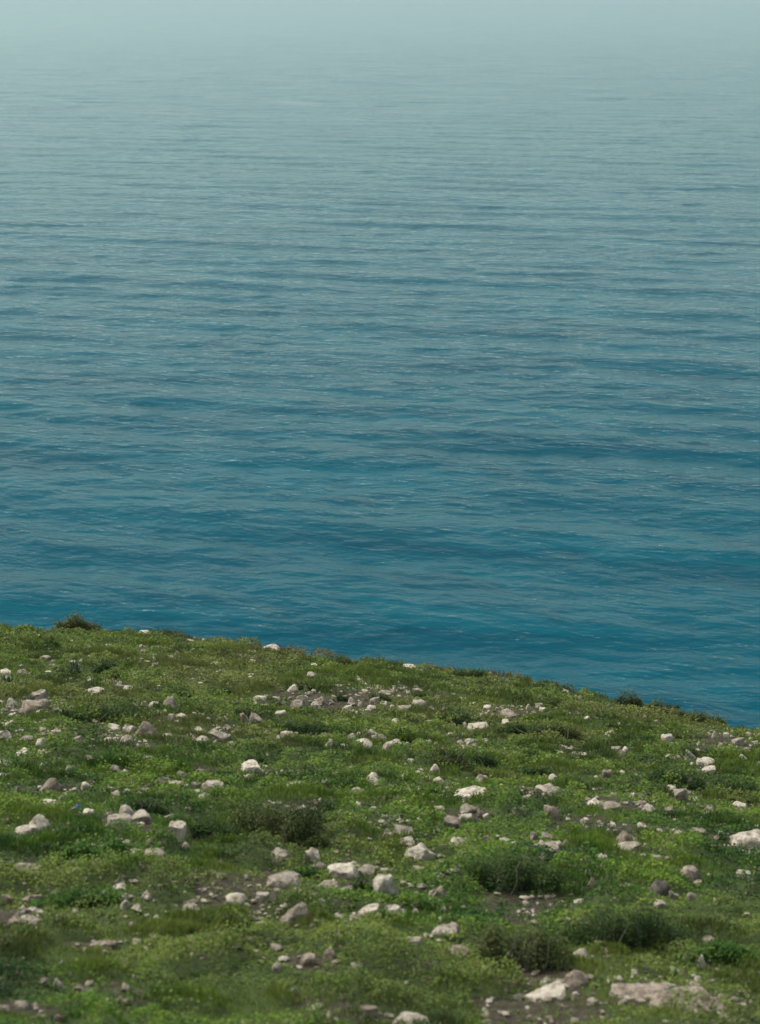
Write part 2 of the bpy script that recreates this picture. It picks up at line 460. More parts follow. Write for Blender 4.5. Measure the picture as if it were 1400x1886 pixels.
# ---------------------------------------------------------------- rocks: (x0, y0, x1, y1) as seen from the camera, stone, shape, label
ROCKS = [
 # along the crest
 (65,1169,76,1177,'W','flat','small white stone on the crest, first below the gap before the domed bush'),
 (125,1179,138,1187,'W','flat','low white stone on bare turf straight below the domed crest bush'),
 (87,1198,101,1207,'W','dome','rounded white stone beside the small dark shrub under the crest'),
 (54,1201,64,1208,'W','dome','tiny white stone alone on turf between crest stone and agave'),
 (73,1208,92,1219,'G','flat','dull grey rock sunk in turf just above the spiky agave'),
 (279,1204,288,1211,'W','wedge','tiny pointed white stone alone on turf below the brown crest shrub'),
 (321,1198,331,1206,'W','dome','tiny round white stone below the end of the brown crest shrub'),
 (250,1164,278,1171,'W','flat','thin pale ledge on the skyline beside the flat brown crest shrub'),
 (412,1178,429,1184,'W','flat','short pale ledge on the skyline left of the pinkish crest ledge'),
 (481,1189,517,1202,'W','flat','long pinkish white ledge on the skyline where the crest starts to fall'),
 (738,1222,768,1232,'W','flat','long white ledge on the skyline between two dark crest shrubs'),
 (706,1229,725,1236,'W','flat','flat white stone just under the long white skyline ledge'),
 (894,1237,909,1248,'W','wedge','pale rock at the crest end beside the bare reddish twigs'),
 (907,1251,921,1258,'W','flat','flat white stone just under the bare reddish twigs on the crest'),
 (976,1257,992,1265,'W','flat','tan ledge on the falling skyline past the bare twigs'),
 (1033,1270,1051,1277,'W','flat','thin pale ledge low on the falling skyline before the crest shrubs'),
 # far left
 (0,1236,20,1244,'W','flat','flat white stone cut by the picture edge above the dark spiky plant'),
 (29,1233,50,1244,'G','flat','broad greyish stone between the cut-off white stone and a small white one'),
 (50,1238,59,1245,'W','dome','small white stone touching the broad greyish stone left of the agave'),
 (78,1236,95,1243,'W','flat','flat white stone immediately left of the spiky agave'),
 (153,1249,173,1262,'W','slab','slanting pale rock at the foot of the agave'),
 (252,1235,262,1243,'W','dome','small round white stone beside dark scrub right of the leafy green bush'),
 (242,1240,251,1247,'W','flat','tiny white stone touching dark scrub, beside a rounder one'),
 (294,1239,310,1250,'G','block','largest greyish stone in a loose cluster above the green mound shrub'),
 (301,1232,311,1240,'W','dome','small pale stone topping the loose cluster above the green mound shrub'),
 (319,1239,327,1245,'W','flat','upper of two tiny white stones at the cluster edge'),
 (313,1243,323,1250,'W','flat','lower of two tiny white stones at the cluster edge'),
 (282,1261,297,1270,'W','flat','pale flat stone beside the dark green mound shrub, below the cluster'),
 (222,1264,246,1273,'W','flat','long pinkish white stone above the end of the wide dark bush'),
 (241,1259,251,1265,'W','dome','tiny white stone perched behind the long pinkish white stone'),
 (149,1272,192,1281,'W','flat','very long thin white ledge just above the wide dark bush'),
 (88,1266,104,1275,'W','dome','white stone in dark scrub left of the agave foot'),
 (108,1275,121,1283,'W','flat','small white stone between the tan outcrop and the long thin ledge'),
 (52,1270,87,1291,'G','flat','tan weathered outcrop hump behind the cracked brown ledge'),
 (9,1285,32,1301,'W','wedge','pale pointed end block of the cracked brown ledge'),
 (28,1289,92,1313,'P','flat','wide cracked brown ledge with dark hollows at the left'),
 (66,1307,81,1318,'W','block','pale block under the lip of the cracked brown ledge'),
 (14,1314,30,1325,'W','flat','pale stone in front of the dark hollow of the cracked ledge'),
 (8,1325,28,1338,'W','slab','slanting white stone on grass below the cracked brown ledge'),
 (0,1344,20,1360,'W','dome','white domed stone cut by the picture edge below the slanting one'),
 (0,1277,5,1285,'W','dome','sliver of white stone cut by the picture edge beside the tan outcrop'),
 (143,1342,161,1351,'W','flat','small white stone on bright grass in front of the wide dark bush'),
 (191,1335,221,1344,'W','flat','flat white stone at the front foot of the wide dark bush'),
 (224,1337,248,1347,'W','flat','flat white stone touching the large tan wedge boulder'),
 (245,1328,290,1356,'P','wedge','large tan wedge boulder at the end of the wide dark bush'),
 (298,1282,330,1305,'G','wedge','grey pointed rock standing up under the green mound shrub'),
 (270,1294,292,1304,'W','flat','low whitish stone touching the grey pointed rock'),
 (243,1293,271,1305,'G','flat','flat tan slab flush with turf left of the grey pointed rock'),
 (295,1305,309,1314,'W','dome','white stone just below the grey pointed rock'),
 (307,1314,322,1327,'W','block','upright white block at the head of a flat white ledge'),
 (320,1315,345,1323,'W','flat','flat white ledge trailing from an upright white block'),
 (297,1353,320,1359,'W','flat','thin white stone in grass beside the foot of the tan wedge boulder'),
 (322,1360,332,1367,'W','dome','tiny white stone at the upper edge of the tall bright grass'),
 (217,1352,247,1367,'W','dome','broad white stone below the tan wedge boulder, beside tall grass'),
 (188,1357,211,1368,'W','dome','white stone just left of the broad white one below the wedge boulder'),
 (133,1354,152,1369,'G','block','dull grey-brown block in grass below the wide dark bush'),
 (62,1358,85,1379,'W','dome','white capped round rock with grey shaded base above the white pair'),
 # second strip: x 350-700
 (392,1219,403,1227,'W','flat','small white stone below two dark shrubs on the upper slope'),
 (408,1231,417,1239,'W','dome','tiny white stone a little below another on the upper slope'),
 (451,1245,464,1252,'W','flat','thin pale stone on open turf above the green mound shrub and rubble'),
 (565,1222,585,1229,'W','flat','flat white stone left of the rounded brown crest shrub'),
 (565,1239,584,1246,'W','flat','flat white stone on turf above the dark green mound'),
 (528,1260,552,1274,'W','wedge','angular pale rock with a dark side against the dark green mound'),
 (557,1261,569,1271,'W','wedge','small pointed pale stone set into the dark green mound'),
 (465,1279,495,1297,'W','block','leftmost white block of the rubble patch in the middle of the slope'),
 (475,1296,497,1306,'W','flat','lower white stone of the rubble patch, under the first block'),
 (497,1280,521,1297,'W','block','second white block of the rubble patch'),
 (464,1294,476,1301,'W','flat','small stone at the outer edge of the rubble patch'),
 (543,1278,568,1296,'W','slab','white block tilted downhill in the middle of the rubble patch'),
 (572,1292,589,1305,'W','block','white block at the lower end of the rubble patch'),
 (534,1288,566,1304,'G','flat','brownish grey slab beneath the tilted block in the rubble patch'),
 (579,1282,601,1298,'G','dome','dull grey stone behind the end block of the rubble patch'),
 (505,1309,527,1318,'W','flat','pale stone alone just below the rubble patch'),
 (609,1279,621,1291,'W','block','pale stone touching the small dark shrub right of the rubble'),
 (639,1283,657,1297,'G','wedge','grey peaked stone above the white rock cluster'),
 (659,1291,670,1300,'W','dome','small white stone next to the grey peaked stone'),
 (675,1299,693,1309,'W','flat','white stone at the upper end of the white rock cluster'),
 (631,1298,649,1309,'W','slab','slanting pale stone at the outer side of the white rock cluster'),
 (644,1307,660,1325,'W','block','upright white rock of the white rock cluster'),
 (661,1304,683,1321,'W','block','biggest rock of the white rock cluster'),
 (668,1324,682,1331,'W','flat','flat stone just below the white rock cluster'),
 (680,1283,700,1296,'G','slab','grey slanting stone under the dark shrub beside the white cluster'),
 (458,1311,489,1339,'G','lean','pinkish grey slab leaning over in brown scrub'),
 (440,1311,460,1336,'G','lean','dull grey slab half hidden in scrub next to the leaning slab'),
 (481,1334,496,1341,'W','flat','small white stone at the foot of the leaning slab'),
 (410,1319,423,1329,'W','dome','round white stone in brown scrub left of the leaning slab'),
 (348,1311,362,1321,'W','flat','white stone past the end of the flat white ledge'),
 (365,1313,377,1321,'W','flat','small pale stone beside one past the flat white ledge'),
 (377,1344,426,1365,'G','flat','wide tan grey slab flat on the turf among white stones'),
 (356,1358,386,1372,'W','flat','white stone at the corner of the wide tan grey slab'),
 (389,1360,403,1371,'W','dome','small white stone in front of the wide tan grey slab'),
 (417,1364,437,1377,'W','dome','white stone with a dark base below the wide tan slab'),
 (443,1372,464,1381,'W','flat','low white stone on bright grass past the one with a dark base'),
 (350,1341,375,1350,'W','flat','thin white stone behind the wide tan grey slab'),
 (516,1346,540,1362,'W','block','white rock in front of the long dark hedge-like bush'),
 (508,1354,517,1363,'W','dome','small white stone touching a white rock before the long dark bush'),
 (495,1365,512,1375,'W','flat','dull white stone in bright grass below the long dark bush'),
 (640,1351,656,1361,'W','flat','white stone beside a smaller one right of the long dark bush'),
 (655,1349,667,1357,'W','flat','smaller white stone of two right of the long dark bush'),
 (674,1341,700,1356,'W','dome','big white rounded rock above the long blocky white rock'),
 (596,1360,621,1376,'G','wedge','grey wedge shaped rock alone in green grass'),
 (654,1362,686,1379,'W','block','white jagged rock left of the long blocky white rock'),
 (623,1371,643,1381,'W','flat','flat white stone between the grey wedge and the jagged white rock'),
 # x 700-1050
 (750,1247,758,1252,'W','flat','tiny white stone on light turf below the long skyline ledge'),
 (836,1251,849,1259,'W','flat','white stone under the dark shrub at the crest end'),
 (829,1260,837,1267,'W','dome','tiny white stone lower down from the dark crest-end shrub'),
 (911,1273,922,1282,'W','dome','pale stone alone on bright turf below the bare twigs'),
 (996,1284,1004,1291,'W','dome','tiny white stone alone on bright turf near the falling skyline'),
 (758,1289,786,1306,'W','block','whitish rock with a dark side just below the small round bush'),
 (803,1284,811,1291,'W','dome','tiny white stone just right of the small round bush'),
 (842,1285,863,1293,'W','flat','pale stones in a row above the double-humped green bush'),
 (863,1295,880,1301,'W','flat','thin white stone behind the double-humped green bush'),
 (888,1299,907,1307,'W','flat','white stone at the upper edge of the double-humped green bush'),
 (920,1311,954,1321,'G','flat','long tan slab flush with turf above the wide scrub clump'),
 (923,1326,950,1335,'W','flat','pale slab just below the long tan slab'),
 (968,1296,981,1306,'W','wedge','pointed pale stone amid brown turf above the wide scrub clump'),
 (986,1294,1001,1303,'W','flat','pale stone right of the pointed one above the scrub clump'),
 (993,1303,1006,1310,'W','flat','flat pale stone directly under another above the scrub clump'),
 (1033,1296,1041,1303,'W','dome','tiny white stone near the falling skyline above the scrub clump'),
 (786,1325,803,1337,'W','block','whitish stone at the outer foot of the double-humped bush'),
 (821,1318,840,1327,'W','dome','white stone nestled in front of the double-humped bush'),
 (859,1319,879,1330,'W','dome','white stone under the higher hump of the double-humped bush'),
 (851,1329,863,1337,'W','dome','small white stone at the head of a long white ledge'),
 (861,1333,903,1345,'W','flat','long white ledge on turf below the double-humped bush'),
 (885,1361,902,1371,'W','flat','pinkish white stone on the upper rim of the mixed brown scrub'),
 (939,1352,960,1365,'W','block','white stone at the front foot of the wide scrub clump'),
 (783,1361,798,1375,'G','dome','greyish round stone right of the pink one below a green shrub'),
 (761,1369,781,1380,'P','dome','pinkish stone below a low green shrub, beside a greyish one'),
 (746,1367,756,1374,'W','dome','tiny white stone between the long blocky rock and the pinkish stone'),
 (704,1364,742,1385,'W','block','long blocky white rock broken in two halves'),
 (684,1352,712,1368,'P','block','pinkish rock wedged behind the long blocky white rock'),
 (790,1406,813,1425,'W','wedge','peaked white rock above a rounded greyish one'),
 (735,1425,753,1438,'W','dome','white stone in grass left of the rounded greyish rock'),
 (795,1429,823,1448,'W','dome','rounded greyish white rock under the peaked one'),
 (1010,1426,1029,1436,'W','flat','white stone below the two dark green bushes'),
 (1031,1371,1055,1383,'W','flat','flat white stone right of the upper dark green bush'),
 (1015,1363,1028,1371,'W','flat','dull white stone above the flat one beside the dark green bush'),
 (1034,1360,1042,1369,'W','dome','tiny white stone over the flat one beside the dark green bush'),
 (875,1428,901,1440,'G','flat','dull tan slab sunk in bright yellow-green grass'),
 (699,1292,715,1300,'W','flat','flat pale stone under the dark shrub left of the small round bush'),
 (716,1298,728,1307,'W','slab','small slanting stone at the start of a grey stone row'),
 (729,1300,761,1311,'G','flat','grey stone row ending at the whitish rock with the dark side'),
 (721,1325,738,1337,'W','flat','faint pale stone behind the low green shrub'),
 # far right, upper
 (1054,1279,1067,1288,'W','dome','left one of two white stones on the falling skyline'),
 (1066,1281,1076,1288,'W','dome','right one of two white stones on the falling skyline'),
 (1084,1293,1096,1302,'W','flat','pale stone below the two white skyline stones'),
 (1107,1306,1116,1313,'W','flat','tiny bright stone on open turf before the crest shrubs'),
 (1135,1292,1144,1303,'W','block','small upright white stone at the foot of the first crest shrub'),
 (1116,1294,1128,1303,'W','dome','pale stone just left of the upright one by the first crest shrub'),
 (1050,1323,1061,1331,'W','dome','small white stone above the right end of the wide scrub clump'),
 (1076,1320,1088,1328,'W','flat','small white stone further along from the scrub clump end'),
 (1134,1329,1147,1340,'W','dome','pale stone half covered by a small dark shrub'),
 (1172,1331,1182,1339,'W','dome','tiny white stone on turf between the dark shrub and crest shrubs'),
 (1203,1326,1215,1335,'W','dome','small white stone on turf below the second crest shrub'),
 (1155,1332,1163,1340,'W','dome','tiny pale stone touching the small dark shrub'),
 (1190,1310,1198,1316,'W','flat','tiny flat stone in the gap between two crest shrubs'),
 (1327,1333,1337,1341,'W','block','small square white stone at the end of the crest shrub row'),
 (1311,1345,1323,1358,'W','wedge','upright white stone below the end of the crest shrub row'),
 (1333,1349,1343,1358,'W','flat','small pale stone beside the upright one under the crest shrub row'),
 (1349,1356,1373,1371,'W','slab','whitish broken rock on the slope near the right picture edge'),
 (1385,1363,1397,1373,'W','block','small white block close to the right picture edge'),
 (1321,1368,1333,1377,'W','dome','white stone alone on grass below the upright white stone'),
 (1219,1353,1244,1366,'W','flat','white slab with a jagged edge right of the flat green bush'),
 (1107,1351,1126,1361,'W','flat','white stone at the left foot of the flat green bush'),
 (1114,1345,1137,1357,'G','slab','pinkish grey slab leaning behind the left end of the flat green bush'),
 (1139,1380,1153,1393,'W','block','lower white stone of a touching pair on green turf'),
 (1145,1374,1161,1385,'W','dome','upper white stone of a touching pair on green turf'),
 (1049,1373,1057,1382,'W','dome','small white stone ending the flat stone beside the dark green bush'),
 (1168,1379,1176,1387,'W','dome','tiny white stone right of the touching pair'),
 (1221,1388,1237,1400,'W','dome','bright domed stone above the large dark bush'),
 (1238,1392,1257,1401,'P','flat','low pinkish stone right of the bright domed stone'),
 (1200,1394,1210,1402,'W','dome','tiny white stone left of the bright domed stone'),
 (1263,1380,1286,1398,'W','lean','leaning white rock split in two before a dark shrub'),
 (1284,1397,1319,1413,'W','flat','arched white slab above a second one at the bush edge'),
 (1293,1410,1319,1427,'W','slab','slanting white slab under the arched one at the bush edge'),
 (1358,1388,1379,1405,'W','wedge','whitish rock under low scrub near the right picture edge'),
 (1109,1416,1127,1433,'P','block','pink upright rock standing in green herbs left of the large dark bush'),
 (1141,1418,1152,1426,'W','flat','small pale stone right of the pink upright rock'),
 (1116,1401,1129,1409,'W','flat','faint pale stone above the pink upright rock'),
 (1229,1446,1248,1457,'W','block','bright white stone at the front foot of the large dark bush'),
 (1240,1450,1270,1478,'G','block','tan grey block below the bright white stone by the dark bush'),
 (1160,1459,1176,1468,'W','flat','flat white stone on turf left of the large dark bush foot'),
 (1081,1471,1109,1486,'W','flat','flat white rock at the head of a long grey slab in the turf'),
 (1104,1481,1143,1492,'G','flat','long grey slab sunk in turf behind the flat white rock'),
 (1180,1480,1214,1496,'W','dome','oval white rock lying on smooth bright turf'),
 (1225,1486,1246,1498,'G','flat','dull grey stone right of the oval white rock'),
 (1344,1479,1377,1495,'W','flat','white slab below the dark bush near the right picture edge'),
 (1069,1387,1082,1393,'W','flat','thin pale stone on turf left of the touching pair'),
 (1089,1371,1101,1378,'W','flat','thin pale stone on turf above the touching pair, further left'),
 (1394,1349,1400,1359,'W','block','white block cut by the right picture edge on the skyline'),
 (1374,1349,1386,1356,'W','flat','small pale stone on the skyline just before the cut-off block'),
 # left, middle
 (26,1380,61,1394,'W','flat','long white rock, left one of the white pair near the left edge'),
 (66,1380,89,1395,'W','flat','white rock with a dark notch, right one of the white pair'),
 (99,1395,116,1408,'D','dome','dark grey stone with a pale top in green grass'),
 (0,1400,25,1416,'W','flat','white rock with a dark cleft cut by the left picture edge'),
 (71,1405,82,1415,'W','dome','tiny white ball-like stone on grass below the white pair'),
 (115,1407,141,1426,'W','wedge','peaked white rock with a rusty flank below the dark grey stone'),
 (139,1408,150,1417,'W','dome','small white stone touching the peaked rock with the rusty flank'),
 (0,1422,26,1441,'W','dome','pinkish white rock cut by the left picture edge'),
 (163,1416,173,1426,'W','block','small white stone alone in short grass near the tall grass'),
 (200,1407,227,1429,'G','dome','greyish rounded rock of the pair before the tall bright grass'),
 (219,1416,245,1431,'W','dome','white rounded rock of the pair before the tall bright grass'),
 (147,1425,161,1435,'W','flat','small white stone between the peaked rock and the short grass'),
 (72,1430,114,1459,'P','dome','large rust-pink rock with a pale top on bare soil'),
 (147,1439,168,1455,'W','block','white angular stone right of the large rust-pink rock'),
 (319,1418,344,1433,'W','dome','white stone with a small one beside it, below the tall grass'),
 (339,1425,349,1433,'W','dome','small stone beside a white one below the tall grass'),
 (283,1431,315,1448,'D','dome','dark mottled rock touching a white one below the tall grass'),
 (309,1439,337,1452,'W','flat','white rock touching the dark mottled one'),
 (10,1441,23,1452,'W','dome','small white stone below the pinkish rock at the left edge'),
 (0,1448,8,1458,'W','dome','white stone cut by the left edge below the pinkish rock'),
 (25,1446,38,1457,'G','flat','faint grey stone on bare soil left of the rust-pink rock'),
 (104,1463,131,1474,'W','flat','flat white stone on soil just under the rust-pink rock'),
 (71,1473,109,1490,'W','flat','long domed white rock trailing to a thin tail'),
 (14,1491,25,1500,'W','dome','tiny bright stone on grass above the big white boulder pair'),
 (51,1499,93,1529,'W','dome','big smooth white boulder behind a flat one'),
 (20,1519,69,1536,'W','flat','flat white rock in front of the big smooth white boulder'),
 (150,1490,173,1498,'W','flat','low white stone right beside the scrap of blue litter'),
 (185,1497,241,1531,'G','block','pitted brown-grey rock with dark hollows and hanging edge'),
 (216,1482,249,1501,'W','dome','white rock resting behind the pitted brown-grey rock'),
 (240,1493,279,1513,'W','slab','white slab slanting out from the pitted brown-grey rock'),
 (308,1510,344,1550,'W','upright','tall faceted white boulder standing on end'),
 (301,1496,321,1513,'G','block','grey stone in scrub just behind the tall faceted boulder'),
 (331,1549,350,1565,'W','block','white stone at the foot of the tall faceted boulder'),
 (234,1560,272,1581,'W','slab','white half of a two-tone rock lying in the grass'),
 (259,1564,306,1589,'G','flat','grey half of a two-tone rock lying in the grass'),
 (15,1588,79,1615,'G','block','broad mottled grey slab with a square top near the left edge'),
 (0,1581,14,1595,'W','dome','pinkish white stone cut by the left edge above the mottled slab'),
 (26,1558,52,1571,'G','flat','dull grey stone in herbs above the broad mottled slab'),
 (204,1455,221,1476,'W','block','upright pale stone at the left end of the dry twiggy scrub'),
 (195,1446,216,1459,'G','flat','tan stone behind the upright pale one by the dry scrub'),
 (223,1453,241,1463,'W','flat','pale stone at the back of the dry twiggy scrub'),
 (95,1527,111,1536,'W','flat','small white stone just right of the flat rock before the boulder'),
 (103,1543,119,1558,'G','block','dull grey upright stone in herbs below the big white boulder'),
 (171,1580,181,1590,'W','dome','tiny white stone on top of a low dark rock'),
 (158,1587,199,1597,'D','flat','low dark rock with a tiny white stone on it'),
 (267,1545,283,1558,'G','dome','grey stone in shade under the pitted brown-grey rock'),
 (250,1456,266,1468,'G','flat','greyish stone amid the twigs of the dry scrub'),
 # middle
 (439,1403,480,1427,'W','block','blocky white rock with a dark cleft under a dark tuft'),
 (448,1426,468,1435,'W','flat','flat stone directly below the blocky rock with the cleft'),
 (550,1400,570,1412,'W','sliver','thin curved bone-white sliver of stone in green grass'),
 (359,1436,373,1447,'W','dome','first small stone of a row of three white ones'),
 (371,1439,412,1456,'W','flat','long middle rock of a row of three white ones'),
 (410,1449,439,1465,'W','dome','last rock of a row of three white ones, beside brown scrub'),
 (361,1460,386,1478,'W','dome','domed white rock with a flat dark foot below the row of three'),
 (667,1422,706,1443,'W','wedge','pale wedge rock with a dark right flank in open grass'),
 (648,1436,662,1446,'W','dome','upper of two white stones left of the pale wedge rock'),
 (644,1449,668,1463,'W','dome','lower, bigger of two white stones left of the pale wedge rock'),
 (684,1451,697,1460,'W','dome','small white stone below the pale wedge rock'),
 (588,1436,607,1447,'W','flat','flat white stone in grass right of the low tan ledge'),
 (516,1442,563,1454,'G','flat','low tan ledge behind the big brown scrub'),
 (584,1467,597,1477,'W','dome','white stone at the right rim of the big brown scrub'),
 (474,1436,491,1447,'G','dome','dull stone showing over the top of the big brown scrub'),
 (554,1501,568,1513,'G','wedge','pale grey pointed stone inside the right rim of the brown scrub'),
 (647,1477,666,1486,'W','flat','pale stone in grass above the reddish rock'),
 (645,1498,669,1517,'P','block','reddish rock on bare soil in the middle of the slope'),
 (616,1495,647,1509,'P','flat','brown slab joined to the left of the reddish rock'),
 (694,1491,706,1500,'W','dome','white chip at the top of the small soil patch with chips'),
 (703,1498,719,1510,'W','slab','white slanting chip in the small soil patch right of the reddish rock'),
 (495,1559,536,1593,'W','dome','big round pinkish white boulder below the brown scrub'),
 (509,1551,523,1562,'W','dome','small white stone behind the top of the round pinkish boulder'),
 (483,1575,498,1589,'D','dome','dark stone touching the left of the round pinkish boulder'),
 (559,1561,593,1588,'W','lean','narrow white rock slanting down like a wedge beside scrub'),
 (601,1588,661,1617,'W','flat','wide white ledge left of the bush before the ribbed boulder'),
 (581,1589,606,1603,'D','flat','dark stone at the left end of the wide white ledge'),
 (655,1596,692,1614,'G','flat','grey shelf running behind the small bush to the ribbed boulder'),
 (487,1606,554,1634,'G','flat','pinkish grey layered slab below the round pinkish boulder'),
 (684,1404,701,1412,'W','flat','thin white stone above the pale wedge rock'),
 (687,1604,735,1657,'W','upright','tall ribbed white boulder leaning beside the small bush'),
 (724,1521,766,1543,'G','slab','grey rock with a dark overhang, topmost of three stacked down the slope'),
 (721,1533,732,1542,'W','dome','small white stone under the edge of the rock with dark overhang'),
 (734,1541,766,1556,'W','flat','white middle rock of three stacked down the slope'),
 (745,1551,805,1583,'W','dome','big humped white rock, lowest of three stacked down the slope'),
 (824,1541,866,1562,'W','wedge','pinkish white rock with a low tail left of the large scrub'),
 (864,1551,877,1560,'G','flat','low grey tail stone of the pinkish white rock'),
 (837,1453,903,1472,'W','flat','long arched white rock overhanging grass'),
 (729,1472,755,1487,'W','block','white square-topped stone left of the long arched rock'),
 (715,1437,731,1448,'W','dome','white stone right of the pale wedge rock'),
 (706,1464,717,1472,'W','dome','tiny white stone below the white one right of the wedge rock'),
 (843,1479,887,1497,'G','dome','dull hollow grey rock under the long arched white rock'),
 (814,1504,851,1528,'P','flat','pinkish rubble heap left end below the arched white rock'),
 (844,1498,871,1509,'W','flat','pale flat stone at the top of the pinkish rubble heap'),
 (878,1488,892,1506,'P','upright','narrow pink stone standing at the end of the rubble heap'),
 (889,1497,902,1509,'W','block','bright white cube-like stone right of the narrow pink one'),
 (811,1496,823,1506,'W','block','small bright stone left of the pinkish rubble heap'),
 (798,1485,821,1496,'G','flat','dull grey stone above the small bright one beside the rubble'),
 (795,1513,807,1523,'W','dome','tiny white stone below the small bright one beside the rubble'),
 (911,1444,932,1456,'G','slab','greyish slanting stone right of the dull tan slab in bright grass'),
 (963,1463,984,1477,'W','slab','bright white slanting stone with nothing around it'),
 (944,1485,976,1498,'G','flat','grey flat rock left of the pink standing rock'),
 (1002,1479,1033,1508,'P','upright','pink standing rock on a flat grey foot'),
 (1011,1455,1021,1464,'W','dome','white stone on the front of the grey slab above the pink rock'),
 (1021,1447,1033,1456,'W','dome','white stone on the back corner of the grey slab'),
 (988,1448,1032,1464,'G','flat','wide grey slab in turf above the pink standing rock'),
 (976,1530,995,1546,'G','dome','left one of two grey stones above the large scrub'),
 (996,1533,1019,1545,'G','slab','right one of two grey stones above the large scrub'),
 (978,1551,997,1569,'W','block','white upright end of a flat grey rock above the large scrub'),
 (989,1554,1035,1569,'G','flat','flat grey rock with a white upright end above the large scrub'),
 (990,1547,1005,1556,'W','dome','small white stone behind the flat grey rock above the scrub'),
 (1019,1548,1036,1560,'W','flat','white stone behind the tail of the flat grey rock'),
 (1035,1545,1051,1557,'G','dome','dark grey round stone past the tail of the flat grey rock'),
 (938,1549,956,1561,'W','dome','pale stone at the top of the large scrub'),
 (848,1584,867,1598,'W','slab','white broken chips left of the large scrub'),
 (736,1620,753,1638,'W','dome','white stone just right of the tall ribbed boulder'),
 (796,1629,826,1653,'G','wedge','greyish rock in herbs right of the ribbed boulder'),
 (789,1639,800,1649,'W','dome','small white stone touching the greyish rock in herbs'),
 (890,1539,901,1551,'G','upright','thin grey stone standing at the left top of the large scrub'),
 # right, middle
 (1069,1505,1087,1516,'W','flat','bright flat white stone above the bare soil strip'),
 (1136,1529,1169,1554,'P','wedge','brown rock in the bare soil behind a white stone'),
 (1148,1539,1167,1552,'W','dome','white stone lying against the brown rock'),
 (1129,1556,1186,1570,'G','flat','thin flat slab below the brown rock'),
 (1097,1572,1124,1586,'W','dome','clean white domed stone below the thin flat slab'),
 (1198,1575,1227,1588,'G','dome','grey stone with a dark side right of the clean white dome'),
 (1254,1594,1296,1627,'P','dome','smooth tan boulder with a dark undercut'),
 (1274,1621,1297,1631,'W','flat','pale sliver under the smooth tan boulder'),
 (1199,1616,1239,1648,'D','dome','dark hollow rock with a pale rim'),
 (1233,1639,1251,1655,'P','slab','pinkish stone leaning on the dark hollow rock'),
 (1263,1641,1287,1657,'G','dome','dull grey stone below the smooth tan boulder'),
 (1315,1650,1326,1660,'W','dome','tiny bright white stone alone in grass right of the dull grey stone'),
 (1358,1602,1391,1621,'W','block','white L-shaped rock close to the right picture edge'),
 (1347,1530,1400,1572,'W','block','large white outcrop cut by the right picture edge'),
 (1364,1564,1390,1577,'G','flat','grey stone in grass below the large cut-off outcrop'),
 (1081,1614,1101,1632,'P','wedge','pinkish peaked stone in herbs above the dark bush'),
 (1205,1656,1231,1671,'G','flat','grey stone below the dark hollow rock'),
 (1206,1526,1223,1536,'W','flat','first white stone of the bare soil strip from the brown rock'),
 (1240,1530,1260,1539,'W','flat','second white stone along the bare soil strip'),
 (1271,1524,1303,1543,'P','flat','pinkish rubble hump on the bare soil strip'),
 (1323,1529,1333,1543,'W','upright','small upright white stone at the end of the bare soil strip'),
 (1229,1540,1243,1552,'G','slab','small grey stone below the bare soil strip'),
 (1052,1517,1061,1524,'W','dome','tiny white stone at the left end of the bare soil strip'),
 (1116,1525,1126,1534,'W','dome','tiny white stone beside the brown rock on the soil strip'),
 (1396,1597,1400,1607,'W','dome','sliver of white stone cut by the right edge above the L-shaped rock'),
 # bottom
 (2,1644,23,1664,'P','slab','pink slanting stone at the left edge below the mottled slab'),
 (49,1645,76,1665,'P','block','pink block with a pale side in herbs below the mottled slab'),
 (221,1653,241,1672,'W','dome','bright white lump among round herb leaves'),
 (205,1629,231,1640,'W','flat','flat pale stone above the bright white lump'),
 (99,1681,123,1696,'G','dome','dull grey stone in herbs below the pink block'),
 (27,1677,40,1686,'W','dome','tiny white stone behind a brown hump at the left'),
 (10,1684,51,1707,'P','dome','brown hump of rock at the left with a tiny white stone behind'),
 (54,1709,77,1723,'P','flat','flat pinkish stone right of the cream stone at the left edge'),
 (2,1719,32,1737,'W','dome','cream stone with a bright cap at the left edge'),
 (233,1693,260,1714,'G','lean','grey slanting stone below the bright white lump'),
 (162,1734,217,1746,'P','flat','thin pinkish ledge on a small soil patch at lower left'),
 (150,1745,162,1754,'W','dome','white chip left of the thin pinkish ledge'),
 (185,1749,198,1762,'G','upright','small grey stone standing under the thin pinkish ledge'),
 (132,1670,145,1681,'W','dome','small pale stone right of the dull grey one in herbs'),
 (68,1798,91,1816,'P','slab','brownish stone left of the tilted cream stone'),
 (96,1798,121,1822,'W','lean','tilted cream stone with a dark shadow at lower left'),
 (125,1789,137,1800,'W','dome','tiny pale stone above the tilted cream stone'),
 (237,1794,260,1807,'W','dome','white stone alone in green herbs at lower left'),
 (146,1819,180,1834,'D','flat','dark flat stone on the lower left soil'),
 (201,1832,238,1851,'P','slab','brown slanting stone right of the dark flat one'),
 (0,1809,12,1823,'P','dome','brownish stone cut by the left edge near the bottom'),
 (100,1864,117,1880,'P','block','small brown block just above the bottom left edge'),
 (102,1879,155,1886,'P','flat','pinkish rock cut by the bottom edge under the small brown block'),
 (341,1719,367,1736,'W','block','tan stone, left one of a pair under the dark herb hollow'),
 (373,1717,395,1739,'P','block','pinkish stone, right one of a pair under the dark herb hollow'),
 (333,1665,360,1683,'G','flat','dull tan stone left of the white cap stone over the hollow'),
 (415,1644,456,1663,'W','dome','white cap stone over the dark herb hollow'),
 (471,1642,496,1659,'W','slab','bright white tilted stone above the big grey-white boulder'),
 (515,1660,575,1706,'G','wedge','big grey-white faceted boulder with a dark gap beneath'),
 (659,1665,702,1692,'W','slab','white angular rock below the tall ribbed boulder'),
